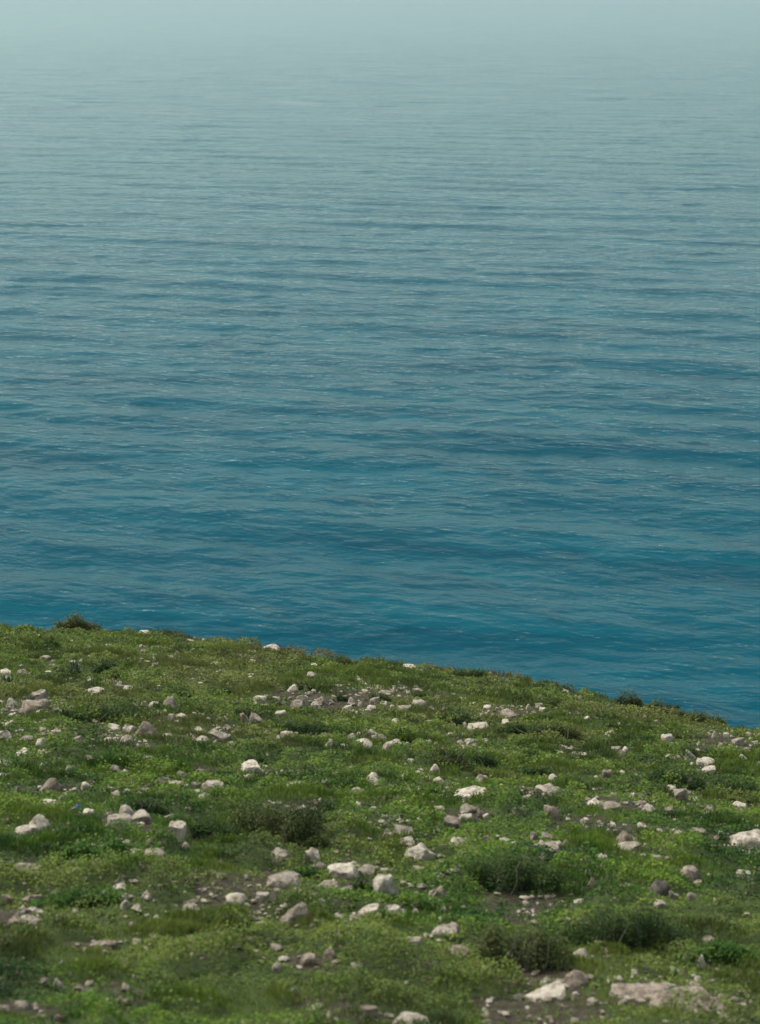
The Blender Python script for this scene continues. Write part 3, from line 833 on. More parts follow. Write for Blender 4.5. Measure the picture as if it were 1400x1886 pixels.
 (704,1669,740,1681,'W','flat','flat pale rock right of the angular one under the ribbed boulder'),
 (609,1711,631,1726,'W','dome','white stone right of the big faceted boulder'),
 (594,1741,618,1768,'P','upright','pinkish upright stone with a dark side in herbs'),
 (553,1755,582,1779,'P','flat','brown broken stone left of the pinkish upright one'),
 (499,1771,520,1790,'W','dome','cream stone in herbs below the big faceted boulder'),
 (530,1814,555,1837,'W','dome','pale round stone alone in deep green herbs'),
 (662,1847,697,1880,'P','block','brown-pink block beside the big white rock at the bottom'),
 (588,1869,668,1886,'P','flat','brown flat rock cut by the bottom edge beside the block'),
 (706,1852,801,1886,'W','dome','big white humped rock cut by the bottom edge'),
 (408,1878,448,1886,'P','flat','pinkish flat stone cut by the bottom edge at centre left'),
 (587,1621,625,1642,'P','flat','brown slab right of the pinkish grey layered slab'),
 (756,1671,776,1688,'W','wedge','small pointed white stone right of the flat pale rock'),
 (793,1702,851,1733,'W','block','white rock with jagged corners in bright herbs'),
 (750,1726,779,1739,'G','block','grey square stone below and left of the jagged white rock'),
 (810,1669,831,1689,'P','lean','dull brown stone below the greyish rock in herbs'),
 (887,1694,910,1712,'P','dome','pinkish stone at the left rim of the dry grey bush'),
 (847,1782,859,1793,'W','dome','tiny white stone below the dry grey bush at its left'),
 (803,1766,813,1776,'W','dome','tiny pale stone in herbs below the jagged white rock'),
 (967,1811,1047,1843,'W','flat','long cream rock with a pinkish flank below the dry grey bush'),
 (1033,1782,1086,1819,'P','dome','rust-pink humped rock behind the long cream rock'),
 (1046,1743,1093,1771,'W','dome','big bright rock between the dry grey bush and dark bush'),
 (996,1867,1023,1886,'W','lean','white stone tilted in herbs cut by the bottom edge'),
 (925,1879,952,1886,'W','dome','low white stone cut by the bottom edge, left of the tilted one'),
 (1051,1825,1070,1840,'W','dome','small cream stone right of the long cream rock'),
 (824,1742,865,1757,'P','flat','dull brown slab in herbs left of the dry grey bush'),
 (1127,1802,1240,1838,'P','flat','left half of the long brown ledge at lower right'),
 (1205,1808,1351,1866,'P','flat','right half of the long brown ledge, sloping down with pale patches'),
 (1258,1841,1288,1862,'W','dome','pale knob on the front of the long brown ledge'),
 (1136,1795,1149,1807,'W','dome','tiny bright stone on the back edge of the long brown ledge'),
 (1284,1757,1303,1782,'W','wedge','pointed white stone beside the pale upright leaf'),
 (1125,1720,1147,1739,'P','dome','pink stone in the shade of the dark bush at lower right'),
 (1105,1745,1122,1757,'W','flat','small white stone right of the big bright rock'),
 (1392,1788,1400,1802,'W','dome','white stone cut by the right edge beside lush green herbs'),
 (1389,1874,1400,1886,'P','dome','brownish stone in the bottom right corner'),
 (1082,1839,1103,1851,'G','flat','dull grey stone between the long cream rock and brown ledge'),
 (1295,1724,1318,1734,'G','flat','dull tan stone above the lush green herbs'),
]

# ---------------------------------------------------------------- rock shapes
def ico(sub):
    bm = bmesh.new(); bmesh.ops.create_icosphere(bm, subdivisions=sub, radius=1.0)
    v = np.array([p.co[:] for p in bm.verts]); f = np.array([[q.index for q in p.verts] for p in bm.faces]); bm.free()
    return v, f
ICO = {s: ico(s) for s in (1, 2, 3, 4)}

def rot(axis, a):
    c, s = math.cos(a), math.sin(a)
    return np.array({'x': [[1, 0, 0], [0, c, -s], [0, s, c]], 'y': [[c, 0, s], [0, 1, 0], [-s, 0, c]], 'z': [[c, -s, 0], [s, c, 0], [0, 0, 1]]}[axis])

def rock_shape(shape, sub, seed):
    rng = np.random.default_rng(seed)
    v, f = ICO[sub]; p = v.copy()
    planes = []
    def pl(n, c): planes.append((np.array(n, float) / np.linalg.norm(n), c))
    def rnd(k, lo, hi, zmin=-0.3):
        for _ in range(k):
            n = rng.normal(size=3)
            if n[2] < zmin: n[2] = -n[2]
            pl(n, rng.uniform(lo, hi))
    j = lambda s=0.18: rng.normal(0, s)
    if shape == 'dome': rnd(12, 0.60, 0.88)
    elif shape == 'flat':
        pl((j(0.12), j(0.12), 1), rng.uniform(0.26, 0.40)); pl((j(0.3), j(0.3), 1), rng.uniform(0.36, 0.5)); rnd(11, 0.58, 0.9)
    elif shape == 'wedge':
        s = rng.uniform(-0.25, 0.25)
        pl((0.9, j(), 0.55 + s), 0.52); pl((-0.9, j(), 0.6 - s), 0.46); pl((j(), -0.9, 0.5), 0.58); pl((j(), 0.9, 0.5), 0.5); pl((j(0.3), j(), 1), 0.66); rnd(6, 0.66, 0.88)
    elif shape in ('block', 'lean', 'slab', 'upright'):
        for n in ((1, 0, 0), (-1, 0, 0), (0, 1, 0), (0, -1, 0), (0, 0, 1)):
            pl([a + j(0.2) for a in n], rng.uniform(0.5, 0.66))
        rnd(7, 0.66, 0.9)
    elif shape == 'sliver': rnd(8, 0.6, 0.85)
    for n, c in planes:
        d = p @ n - c
        p -= np.outer(np.clip(d, 0, None), n) * 0.94
    nz = (vnoise3(p * 2.1 + seed * 7.3, seed) - 0.5) * 0.24 + (vnoise3(p * 5.2 + seed, seed + 1) - 0.5) * 0.12
    if sub >= 3: nz = nz + (vnoise3(p * 11.0 + seed, seed + 2) - 0.5) * 0.07
    if shape == 'upright':
        nz = nz + 0.05 * np.sin(p[:, 0] * 13 + seed) * (vnoise3(p * 3 + 5.0, seed + 3))
    p = p + v * nz[:, None]
    if shape == 'lean': p = (p * (1.0, 0.8, 0.55)) @ rot('y', R(rng.uniform(26, 38))).T
    if shape == 'slab': p = (p * (1.0, 0.9, 0.6)) @ rot('y', R(rng.choice([-1, 1]) * rng.uniform(8, 18))).T
    if shape == 'sliver':
        p = p * (1.0, 0.25, 0.22); p[:, 2] += 0.55 * p[:, 0] ** 2 * (p[:, 0] > 0); p[:, 2] -= 0.1 * p[:, 0]
    lo, hi = p.min(0), p.max(0)
    return (p - (lo + hi) / 2) / (hi - lo), f

_hx, _hy = hit([0.5 * (r[0] + r[2]) for r in ROCKS], [r[3] for r in ROCKS], 0.02)
ROCK_AT = []
def build_rocks():
    for i, (x0, y0, x1, y1, stone, shape, label) in enumerate(ROCKS):
        x, y = float(_hx[i]), float(_hy[i])
        z = float(ground(x, y))
        w_px, h_px = x1 - x0, y1 - y0
        if x0 <= 0 : x -= 0.35 * w_px * y / FPX; w_px *= 1.6
        if x1 >= 1400: x += 0.35 * w_px * y / FPX; w_px *= 1.6
        if y1 >= 1886: h_px *= 1.35; y -= 0.25
        dist = math.sqrt(x * x + y * y + (CAM_Z - z) ** 2)
        W = w_px * dist / FPX
        h = h_px * dist / FPX
        D = (0.95 if W < h else 0.78) * W if shape != 'upright' else 0.8 * min(W, h)
        W *= 0.97
        if 'half of the long brown ledge' in label: h *= 0.78
        if y > float(edge(x)) - 1.0: h *= 0.6; z -= 0.03
        g = max(0.05, (CAM_Z - z) / y - SLOPE_Y)
        if shape == 'flat': D = min(1.05 * W, 0.62 * h / g)
        D = min(D, 1.3)
        H = max(0.13 * W, h * 0.95 - g * D)
        lift = 0.045 + 0.02 * min(1.0, W)
        z += lift * 0.4 - (0.05 if 'half of the long brown ledge' in label else 0)
        bury = 0.09 + 0.30 * H + 0.24 * D
        sub = 2 if w_px < 15 else 3
        if w_px > 55: sub = 4
        p, f = rock_shape(shape, sub, 100 + i)
        T = H + bury
        p = p * (W * 1.03, D, T)
        p[:, 2] += T / 2 - bury
        name = 'boulder' if (w_px >= 34 and h_px >= 26) else 'rock_slab' if (shape == 'flat' and w_px >= 30) else 'rock' if w_px >= 19 else 'stone'
        me = mesh_np(name, p, f, M_STONE[stone], True)
        try: me.set_sharp_from_angle(angle=R(32))
        except Exception: pass
        o = link(name, me, None, (x, y + 0.42 * D, z))
        o.rotation_euler = (0, 0, R(random.Random(i).uniform(-9, 9)))
        o['kind'] = 'thing'
        tag(o, label, {'rock_slab': 'rock slab'}.get(name, name), {'boulder': 'boulders on the green slope', 'rock_slab': 'flat rock slabs in the turf', 'rock': 'rocks scattered over the slope', 'stone': 'small stones scattered over the slope'}[name])
        ROCK_AT.append((x, y + 0.42 * D, W * 0.5, D * 0.5, z + H))
build_rocks()

# loose chips: nobody could count them
def build_chips():
    rng = np.random.default_rng(77)
    n = 21000
    y = rng.uniform(18, 74, n); x = rng.uniform(-1, 1, n) * (0.235 * y + 2.5)
    keep = (y < edge(x) - 0.2)
    cl = fbm(x / 2.2, y / 2.6, 201, 2)
    p = 0.05 + 0.9 * sstep(0.50, 0.72, cl) + 0.7 * bareness(x, y)
    keep &= rng.random(n) < p * 0.62
    x, y = x[keep], y[keep]; n = len(x)
    z = ground(x, y)
    r = 0.014 + 0.055 * rng.random(n) ** 3 + 0.0005 * y
    v, f = ICO[1]
    ang = rng.random(n) * 6.283
    P = v[None] * (1 + 0.75 * (rng.random((n, len(v), 1)) - 0.5))
    P = P * np.stack((r * rng.uniform(0.8, 1.9, n), r * rng.uniform(0.7, 1.3, n), r * rng.uniform(0.35, 0.8, n)), -1)[:, None]
    c, s = np.cos(ang)[:, None], np.sin(ang)[:, None]
    P = np.stack((P[..., 0] * c - P[..., 1] * s, P[..., 0] * s + P[..., 1] * c, P[..., 2]), -1)
    P = P + np.stack((x, y, z + 0.25 * r + 0.03 * rng.random(n)), -1)[:, None]
    F = f[None] + (np.arange(n) * len(v))[:, None, None]
    for nm, sel in (('W', rng.random(n) < 0.62),):
        pass
    sel = rng.random(n)
    for key, a, b in (('W', 0, 0.52), ('G', 0.52, 0.85), ('P', 0.85, 1.0)):
        m = (sel >= a) & (sel < b); k = int(m.sum())
        FF = f[None] + (np.arange(k) * len(v))[:, None, None]
        me = mesh_np('gravel', P[m].reshape(-1, 3), FF.reshape(-1, 3), M_STONE[key], False)
        o = link('gravel', me); o['kind'] = 'stuff'
build_chips()

# ---------------------------------------------------------------- leaves
def leaf_quads(c, nrm_tilt, yaw, length, width, droop=0.0, fold=0.0):
    """one four-cornered leaf per row, pointing along yaw, tilted up by nrm_tilt"""
    d = np.stack((np.cos(yaw) * np.cos(nrm_tilt), np.sin(yaw) * np.cos(nrm_tilt), np.sin(nrm_tilt)), -1)
    s = np.stack((-np.sin(yaw), np.cos(yaw), np.zeros_like(yaw)), -1)
    roll = fold
    up = np.cross(d, s)
    s2 = s * np.cos(roll)[:, None] + up * np.sin(roll)[:, None]
    L = length[:, None]; Wd = width[:, None]
    a = c
    b = c + d * L * 0.5 + s2 * Wd * 0.5
    e = c + d * L - np.array([0, 0, 1.0]) * droop * L
    g = c + d * L * 0.5 - s2 * Wd * 0.5
    n = len(c)
    V = np.stack((a, b, e, g), 1).reshape(-1, 3)
    F = np.arange(n * 4).reshape(n, 4)
    return V, F

GREENS = np.array([(0.104, 0.178, 0.022), (0.070, 0.140, 0.019), (0.038, 0.088, 0.016), (0.132, 0.198, 0.030), (0.023, 0.056, 0.016), (0.080, 0.082, 0.034)])

def pick_colour(x, y, rng):
    n = len(x)
    a = fbm(x / 1.5, y / 1.7, 131, 3); b = fbm(x / 0.34, y / 0.34, 151, 2); o = fbm(x / 4.2, y / 5.0, 171, 2)
    far = sstep(26, 60, y)
    t = 0.55 * a + 0.30 * b + 0.15 * rng.random(n)
    c = np.empty((n, 3))
    stops = [0.30, 0.42, 0.52, 0.64]
    order = [4, 2, 1, 0, 3]
    q = np.interp(t, [0.31, 0.41, 0.49, 0.56, 0.66], [0, 1, 2, 3, 4])
    i = np.clip(q.astype(int), 0, 3); fr = (q - i)[:, None]
    pal = GREENS[order]
    c = pal[i] * (1 - fr) + pal[i + 1] * fr
    ol = (sstep(0.48, 0.68, o) * 0.42 + far * 0.36)[:, None]
    c = c * (1 - ol) + np.array((0.158, 0.170, 0.048)) * (0.7 + 0.7 * (t[:, None] - 0.2)) * ol
    rim = (sstep(-2.6, -0.4, y - edge(x)) * 0.75 * sstep(0.35, 0.6, vnoise(x / 1.1, y / 3.0, 191)))[:, None]
    c = c * (1 - rim) + np.array((0.125, 0.105, 0.055)) * rim
    dry = (rng.random(n) < 0.06)[:, None]
    c = np.where(dry, np.array((0.15, 0.125, 0.07)), c)
    return c * rng.uniform(0.75, 1.25, (n, 1))

def build_cover():
    rng = np.random.default_rng(12)
    N = 1330000
    ys = np.linspace(16.5, 74, 400); pdf = ys ** -0.45; cdf = np.cumsum(pdf); cdf /= cdf[-1]
    y = np.interp(rng.random(N), cdf, ys)
    w = 0.235 * y + 3.2
    x = rng.uniform(-1, 1, N) * w
    ok = (y < edge(x) + 1.2) & ((np.abs(x) < 0.225 * y + 0.6) | (rng.random(N) < 0.45))
    h = lush(x, y); br = bareness(x, y)
    ok &= rng.random(N) < (1.02 - 0.82 * br) * (0.42 + 0.60 * sstep(0.05, 0.14, h))
    x, y, h = x[ok], y[ok], h[ok]; n = len(x)
    z = ground(x, y)
    sz = (y / 21.0) ** 0.55
    grass = fbm(x / 1.3, y / 1.3, 91, 2) + 0.25 * (rng.random(n) - 0.5) > 0.52
    tall = 0.62 + 0.5 * rng.random(n)
    lift = h * np.where(grass, 0.35, 1.0) * (0.35 + 0.65 * rng.random(n) ** 0.5)
    L = np.where(grass, (0.055 + 0.05 * rng.random(n)) * tall, 0.027 + 0.030 * rng.random(n)) * sz
    L = np.where(grass, L + 0.35 * h, L)
    Wd = np.where(grass, 0.010 + 0.006 * rng.random(n), L * (0.55 + 0.35 * rng.random(n))) * np.where(grass, sz, 1)
    tilt = np.where(grass, R(45) + R(40) * rng.random(n), R(-10) + R(65) * rng.random(n))
    yaw = rng.random(n) * 6.283
    # keep the stones clear except for a fringe round their foot
    clear = np.ones(n, bool)
    for rx, ry, rw, rd, top in ROCK_AT:
        near = np.where((np.abs(x - rx) < rw) & (np.abs(y - ry) < rd))[0]
        if len(near):
            q = ((x[near] - rx) / rw) ** 2 + ((y[near] - ry) / rd) ** 2
            clear[near[q < 0.66 + 0.2 * rng.random(len(q))]] = False
        fr = np.where((np.abs(x - rx) < rw * 0.9) & (y < ry - rd * 0.6) & (y > ry - rd * 1.0 - 0.30 - 0.25 * rw))[0]
        if len(fr): lift[fr] *= 0.42; L[fr] *= 0.85
    x, y, z, lift, L, Wd, tilt, yaw = (a[clear] for a in (x, y, z, lift, L, Wd, tilt, yaw))
    n = len(x)
    c = np.stack((x, y, z + lift), -1)
    V, F = leaf_quads(c, tilt, yaw, L, Wd, 0.12, rng.normal(0, 0.5, n))
    col = np.repeat(pick_colour(x, y, rng), 4, axis=0)
    me = mesh_np('ground_cover', V, F, M_LEAF, False, cols=col)
    o = link('ground_cover', me); o['kind'] = 'stuff'
build_cover()

# ---------------------------------------------------------------- bushes
PAL = {
 'dark': [(0.020, 0.044, 0.012), (0.035, 0.070, 0.017), (0.070, 0.112, 0.028)],
 'green': [(0.030, 0.060, 0.016), (0.046, 0.085, 0.020), (0.072, 0.112, 0.028)],
 'brown': [(0.036, 0.056, 0.016), (0.064, 0.090, 0.024), (0.115, 0.135, 0.044)],
 'olive': [(0.065, 0.080, 0.022), (0.095, 0.110, 0.030), (0.125, 0.130, 0.042)],
 'lush': [(0.030, 0.080, 0.017), (0.055, 0.120, 0.020), (0.090, 0.165, 0.028)],
}
# x0, y0, x1, y1, palette, dry twigs, label
BUSHES = [
 (105,1134,178,1168,'olive',0,'domed olive bush standing alone on the crest against the sea'),
 (278,1159,333,1173,'brown',0,'flat brown shrub on the crest next to a pale ledge'),
 (38,1156,62,1165,'brown',0,'tiny brown shrub on the crest left of the domed bush'),
 (0,1154,19,1163,'brown',0,'low brown tuft on the crest cut by the left picture edge'),
 (203,1159,229,1169,'brown',0,'low brown tuft on the crest between the domed bush and flat shrub'),
 (76,1180,105,1198,'dark',0,'small dark shrub on turf just under the crest, left of the domed bush'),
 (168,1202,213,1246,'green',0,'leafy green bush standing right of the agave'),
 (208,1239,238,1253,'dark',0,'dark scrub tuft right of the leafy green bush'),
 (92,1248,160,1274,'dark',0,'dark scrub spreading round the foot of the agave'),
 (100,1292,160,1334,'green',0,'low green end of scrub left of the wide dark bush'),
 (143,1287,264,1336,'dark',6,'wide dark bush with dry upright stems behind the tan wedge boulder'),
 (304,1251,353,1286,'green',0,'green mound shrub above the grey pointed rock'),
 (378,1257,438,1283,'dark',0,'dark low shrub in line with the green mound shrub'),
 (402,1190,438,1213,'brown',0,'brownish shrub high on the slope under the skyline, the larger of two'),
 (359,1199,379,1214,'brown',0,'little brown shrub high on the slope, the smaller of two'),
 (592,1214,662,1234,'brown',0,'rounded brown shrub on the crest where it starts to fall'),
 (524,1249,614,1273,'dark',0,'dark green mound around the angular pale rock'),
 (400,1298,508,1330,'brown',4,'brown scrub behind the leaning slab'),
 (500,1316,646,1354,'dark',0,'long dark hedge-like bush in the middle of the slope'),
 (832,1234,902,1255,'dark',0,'dark spreading shrub at the crest end by the bare twigs'),
 (758,1272,799,1291,'dark',0,'small round dark bush above the whitish rock with a dark side'),
 (680,1274,719,1294,'dark',0,'dark shrub left of the small round bush'),
 (612,1280,642,1292,'dark',0,'small dark shrub by the peaked grey stone above the white cluster'),
 (800,1300,893,1337,'green',0,'double-humped green bush above the long white ledge'),
 (718,1334,801,1370,'green',0,'low green shrub above the pinkish and greyish stones'),
 (918,1318,1006,1356,'dark',2,'left end of the wide scrub clump, darkest of it'),
 (985,1318,1077,1364,'brown',2,'right end of the wide scrub clump, browner'),
 (790,1366,868,1420,'brown',6,'mixed brown scrub with pale twigs in the middle of the slope'),
 (860,1372,918,1416,'dark',2,'dark green right end of the mixed brown scrub'),
 (946,1372,1034,1410,'dark',0,'upper of two dark green bushes below the wide scrub clump'),
 (956,1400,1022,1434,'green',0,'lower of two dark green bushes below the wide scrub clump'),
 (1050,1274,1104,1288,'brown',0,'low brown scrub on the skyline behind the two white stones'),
 (1135,1281,1187,1307,'brown',0,'first rounded crest shrub on the falling skyline'),
 (1197,1294,1248,1317,'brown',0,'second rounded crest shrub, darkest on the falling skyline'),
 (1243,1306,1284,1323,'brown',0,'third crest shrub, low between two others'),
 (1275,1310,1334,1334,'brown',0,'last brown crest shrub before the skyline drops away'),
 (1118,1329,1148,1346,'dark',0,'small dark shrub half covering a pale stone near the crest'),
 (1124,1344,1207,1367,'green',0,'flat green bush on the right part of the slope'),
 (1225,1347,1285,1362,'brown',0,'flat brownish scrub right of the flat green bush'),
 (1194,1400,1302,1458,'dark',4,'large dark bush with bare stems above the bright white stone'),
 (1310,1417,1400,1480,'dark',4,'dark bush with bare stems reaching the right picture edge'),
 (1254,1371,1302,1398,'dark',0,'dark shrub behind the leaning white rock'),
 (1310,1379,1364,1398,'green',0,'low green scrub right of the leaning white rock'),
 (1372,1378,1400,1402,'dark',0,'low dark scrub cut by the right edge over the whitish rock'),
 (430,1438,605,1562,'brown',8,'big brown scrub thicket in the middle above the round pinkish boulder'),
 (345,1488,442,1554,'dark',3,'dark left wing of the big brown scrub thicket'),
 (555,1525,610,1566,'brown',2,'low right wing of the big brown scrub thicket'),
 (232,1452,314,1502,'dark',9,'dry twiggy scrub behind the pitted brown-grey rock'),
 (858,1540,1052,1654,'dark',8,'large dark scrub with grey stems right of the jagged white rock'),
 (872,1658,1052,1794,'brown',14,'dry grey bush with many bare twigs above the long cream rock'),
 (1058,1646,1262,1764,'dark',6,'dark bush behind the big bright rock at lower right'),
 (1264,1722,1400,1784,'lush',0,'lush green herb clump at the right picture edge'),
 (336,1664,462,1718,'dark',3,'dark herb hollow under the white cap stone'),
 (648,1598,692,1652,'green',0,'small bush tucked between the wide white ledge and ribbed boulder'),
 (455,1384,492,1409,'dark',0,'dark tuft growing over the blocky rock with the cleft'),
 (168,1366,262,1424,'lush',0,'tall bright grass clump below the tan wedge boulder, left half'),
 (250,1362,346,1420,'lush',0,'tall bright grass clump below the tan wedge boulder, right half'),
 (112,1528,182,1586,'lush',0,'round herb clump right of the big smooth white boulder'),
 (184,1536,260,1582,'lush',0,'bright herb clump below the pitted brown-grey rock'),
 (700,1640,800,1672,'lush',0,'deep green herb clump right of the tall ribbed boulder'),
 (545,1590,600,1618,'lush',0,'fresh green herb tuft right of the round pinkish boulder'),
 (60,1630,220,1680,'lush',0,'round-leaved herb patch around the bright white lump at lower left'),
 (870,1412,960,1440,'olive',0,'bright yellow-green herb mat below the mixed brown scrub'),
]

def build_bush(i, x0, y0, x1, y1, pal, twigs, label):
    rng = np.random.default_rng(900 + i)
    cx = 0.5 * (x0 + x1)
    hx, hy = hit([cx], [y1 - 0.04 * (y1 - y0)], 0.0)
    x, y = float(hx[0]), float(hy[0])
    y = min(y, float(edge(x)) - 0.30 - 0.15 * min(1.8, 0.55 * (x1 - x0) * y / FPX)); x = float(ray(cx, y1)[0]) * y
    z = float(ground(x, y))
    dist = math.sqrt(x * x + y * y + (CAM_Z - z) ** 2)
    W = (x1 - x0) * dist / FPX; h = (y1 - y0) * dist / FPX
    tallgrass = 'tall bright grass' in label
    if 'crest' not in label: W *= 0.93
    D = min(W * (0.4 if 'crest' in label else 0.55), 1.8)
    H = max(0.14, h * (1.3 if 'domed olive' in label else 1.45 if ('crest' in label and y1 < 1340 and y1 - y0 > 12) else 0.80) - 0.10 * D)
    root = bpy.data.objects.new('grass_clump' if tallgrass else 'herb_clump' if pal == 'lush' or 'herb' in label else 'bush', None)
    COL.objects.link(root); root.location = (x, y + 0.42 * D, z - 0.02)
    root.empty_display_size = 0.2
    tag(root, label, root.name.split('.')[0].replace('_', ' '), {'g': 'tall grass clumps on the slope', 'h': 'herb clumps on the slope', 'b': 'scrub bushes on the slope'}[root.name[0]])
    # uneven lobes
    k = int(np.clip(4 + W * 4, 4, 11))
    lx = np.linspace(-0.40, 0.40, k) * W + rng.normal(0, 0.05 * W, k)
    ly = rng.uniform(-0.28, 0.28, k) * D
    lr = rng.uniform(0.13, 0.24, k) * W
    env = np.sqrt(np.clip(1 - (lx / (0.55 * W)) ** 2, 0.12, 1))
    if 'domed olive' in label: lx *= 0.8; lr = np.full(k, 0.27 * W)
    lh = H * env * rng.uniform(0.55, 1.12, k)
    sz = (dist / 24.0) ** 0.6
    ls = (0.042 if pal in ('lush', 'green') else 0.034) * sz
    area = W * (H + 0.35 * D)
    n = int((2.2 if 'domed olive' in label else 1.0) * np.clip(area / (ls * ls) * 9.5, 500, 14000))
    if tallgrass: n = int(n * 1.2)
    li = rng.integers(0, k, n)
    q = rng.normal(size=(n, 3)); q /= np.linalg.norm(q, axis=1)[:, None]
    q[:, 2] = np.abs(q[:, 2]) ** 0.62; rad = rng.random(n) ** 0.33
    rad *= 1 + 0.22 * rng.normal(size=n) * (rng.random(n) < 0.35)
    px = lx[li] + q[:, 0] * rad * lr[li]
    py = ly[li] + q[:, 1] * rad * np.minimum(lr[li], 0.4 * D)
    pz = q[:, 2] * rad * lh[li]
    gz = ground(x + px, np.minimum(y + 0.42 * D + py, edge(x + px) - 0.15)) - (z - 0.02)
    c = np.stack((px, py, pz + gz), -1)
    P = np.array(PAL[pal])
    t = np.clip(0.5 + 0.5 * (vnoise3(c * 3.0 / max(0.4, W) + i, i) - 0.5) * 3 + rng.normal(0, 0.28, n), 0, 1) * 2
    ii = np.clip(t.astype(int), 0, 1); fr = (t - ii)[:, None]
    col = (P[ii] * (1 - fr) + P[ii + 1] * fr) * rng.uniform(0.8, 1.2, (n, 1))
    if tallgrass:
        hv = 0.45 + 0.9 * vnoise(c[:, 0] / 0.35, c[:, 1] / 0.35, i); pz = pz * hv; c[:, 2] = gz + 0.15 * pz
        L = 0.10 * H + 0.80 * pz + 0.03; wd = np.full(n, 0.015 * sz); tilt = R(42) + R(45) * rng.random(n)
    else:
        stick = rng.random(n) < (0.30 if pal in ('brown', 'dark') else 0.10)
        L = ls * rng.uniform(0.7, 1.5, n) * np.where(stick, 2.2, 1)
        wd = np.where(stick, 0.16, 0.66) * ls * rng.uniform(0.7, 1.2, n)
        tilt = np.where(stick, R(30) + R(55) * rng.random(n), R(-25) + R(85) * rng.random(n))
        sc = np.array((0.062, 0.064, 0.030)) if pal != 'lush' else np.array((0.05, 0.09, 0.03))
        col = np.where((stick & (rng.random(n) < 0.5))[:, None], sc * rng.uniform(0.7, 1.3, (n, 1)), col)
    V, F = leaf_quads(c, tilt, rng.random(n) * 6.283, L, wd, 0.1, rng.normal(0, 0.6, n))
    fo = link('foliage', mesh_np('foliage', V, F, M_BUSH, False, cols=np.repeat(col, 4, axis=0)), root)
    fo['kind'] = 'stuff'
    if pal == 'lush': return
    # woody stems inside, dry twigs sticking out
    for s in range(3 + twigs):
        dry = s >= 3
        j = int(rng.integers(0, k))
        a = np.array((lx[j] * 0.6, ly[j] - (0.2 * D if dry else 0), 0.0)); a[2] = float(ground(x + a[0], y + 0.42 * D + a[1])) - (z - 0.02)
        hgt = lh[j] * (rng.uniform(0.85, 1.15) if dry else rng.uniform(0.55, 0.85))
        b = a + np.array((rng.normal(0, 0.16) * W * (0.8 if dry else 1), rng.normal(0, 0.1) * D, hgt))
        m1 = a * 0.62 + b * 0.38 + rng.normal(0, 0.05, 3) * hgt; m2 = a * 0.25 + b * 0.75 + rng.normal(0, 0.06, 3) * hgt
        r0 = (0.010 if dry else 0.014) * sz
        v, f = tube([a, m1, m2, b], [r0, r0 * 0.8, r0 * 0.6, r0 * 0.25], 5)
        link('dry_twig' if dry else 'stem', mesh_np('stem', v, f, M_TWIG if dry else M_STEM, True), root)
for i, b in enumerate(BUSHES): build_bush(i, *b)

# ---------------------------------------------------------------- agave, broad leaf, bare twigs, litter
def at(px, py):
    hx, hy = hit([px], [py]); x, y = float(hx[0]), float(hy[0])
    z = float(ground(x, y)); return x, y, z, math.sqrt(x * x + y * y + (CAM_Z - z) ** 2) / FPX

def blade(base, tip, width, thick, sag):
    base, tip = np.array(base, float), np.array(tip, float)
    d = tip - base; s = np.cross(d, (0, 0, 1.0)); s /= np.linalg.norm(s) + 1e-9
    n = np.cross(s, d); n /= np.linalg.norm(n) + 1e-9
    vs, fs = [], []
    prof = [(0, 0.7), (0.25, 1.0), (0.55, 0.85), (0.8, 0.45), (1.0, 0.04)]
    for t, wv in prof:
        c = base + d * t - np.array((0, 0, sag * t * t))
        vs += [c + s * width * wv / 2 + n * thick * wv, c - n * thick * 0.6 * wv, c - s * width * wv / 2 + n * thick * wv, c + n * thick * 0.5 * wv]
    for i in range(len(prof) - 1):
        for k in range(4): fs.append((4 * i + k, 4 * i + (k + 1) % 4, 4 * i + 4 + (k + 1) % 4, 4 * i + 4 + k))
    return np.array(vs), np.array(fs)

M_AGAVE = plain_material('agave_leaf', (0.050, 0.075, 0.045), 0.6)
M_PALE_LEAF = plain_material('pale_green_leaf', (0.16, 0.24, 0.07), 0.6)
M_RED_TWIG = plain_material('reddish_twig', (0.12, 0.070, 0.055))

def agave(px, py, wpx, hpx, label, n, seed):
    x, y, z, s = at(px, py); W, H = wpx * s, hpx * s
    rng = np.random.default_rng(seed)
    root = bpy.data.objects.new('agave', None); COL.objects.link(root); root.location = (x, y + 0.2 * W, z)
    tag(root, label, 'agave', 'spiky agaves')
    for k in range(n):
        a = 6.283 * k / n * 2.4 + rng.normal(0, 0.2); el = R(rng.uniform(22, 82))
        Ln = rng.uniform(0.75, 1.05)
        tip = (math.cos(a) * math.cos(el) * W * 0.55 * Ln, math.sin(a) * math.cos(el) * W * 0.45 * Ln, math.sin(el) * H * Ln + 0.05)
        v, f = blade((0.06 * math.cos(a), 0.06 * math.sin(a), 0.0), tip, 0.10, 0.02, 0.05)
        link('leaf', mesh_np('leaf', v, f, M_AGAVE, True), root)
agave(138, 1247, 36, 30, 'spiky dark agave with pointed leaves left of the leafy green bush', 22, 5)
agave(12, 1270, 44, 28, 'second dark spiky agave cut by the left picture edge', 20, 8)

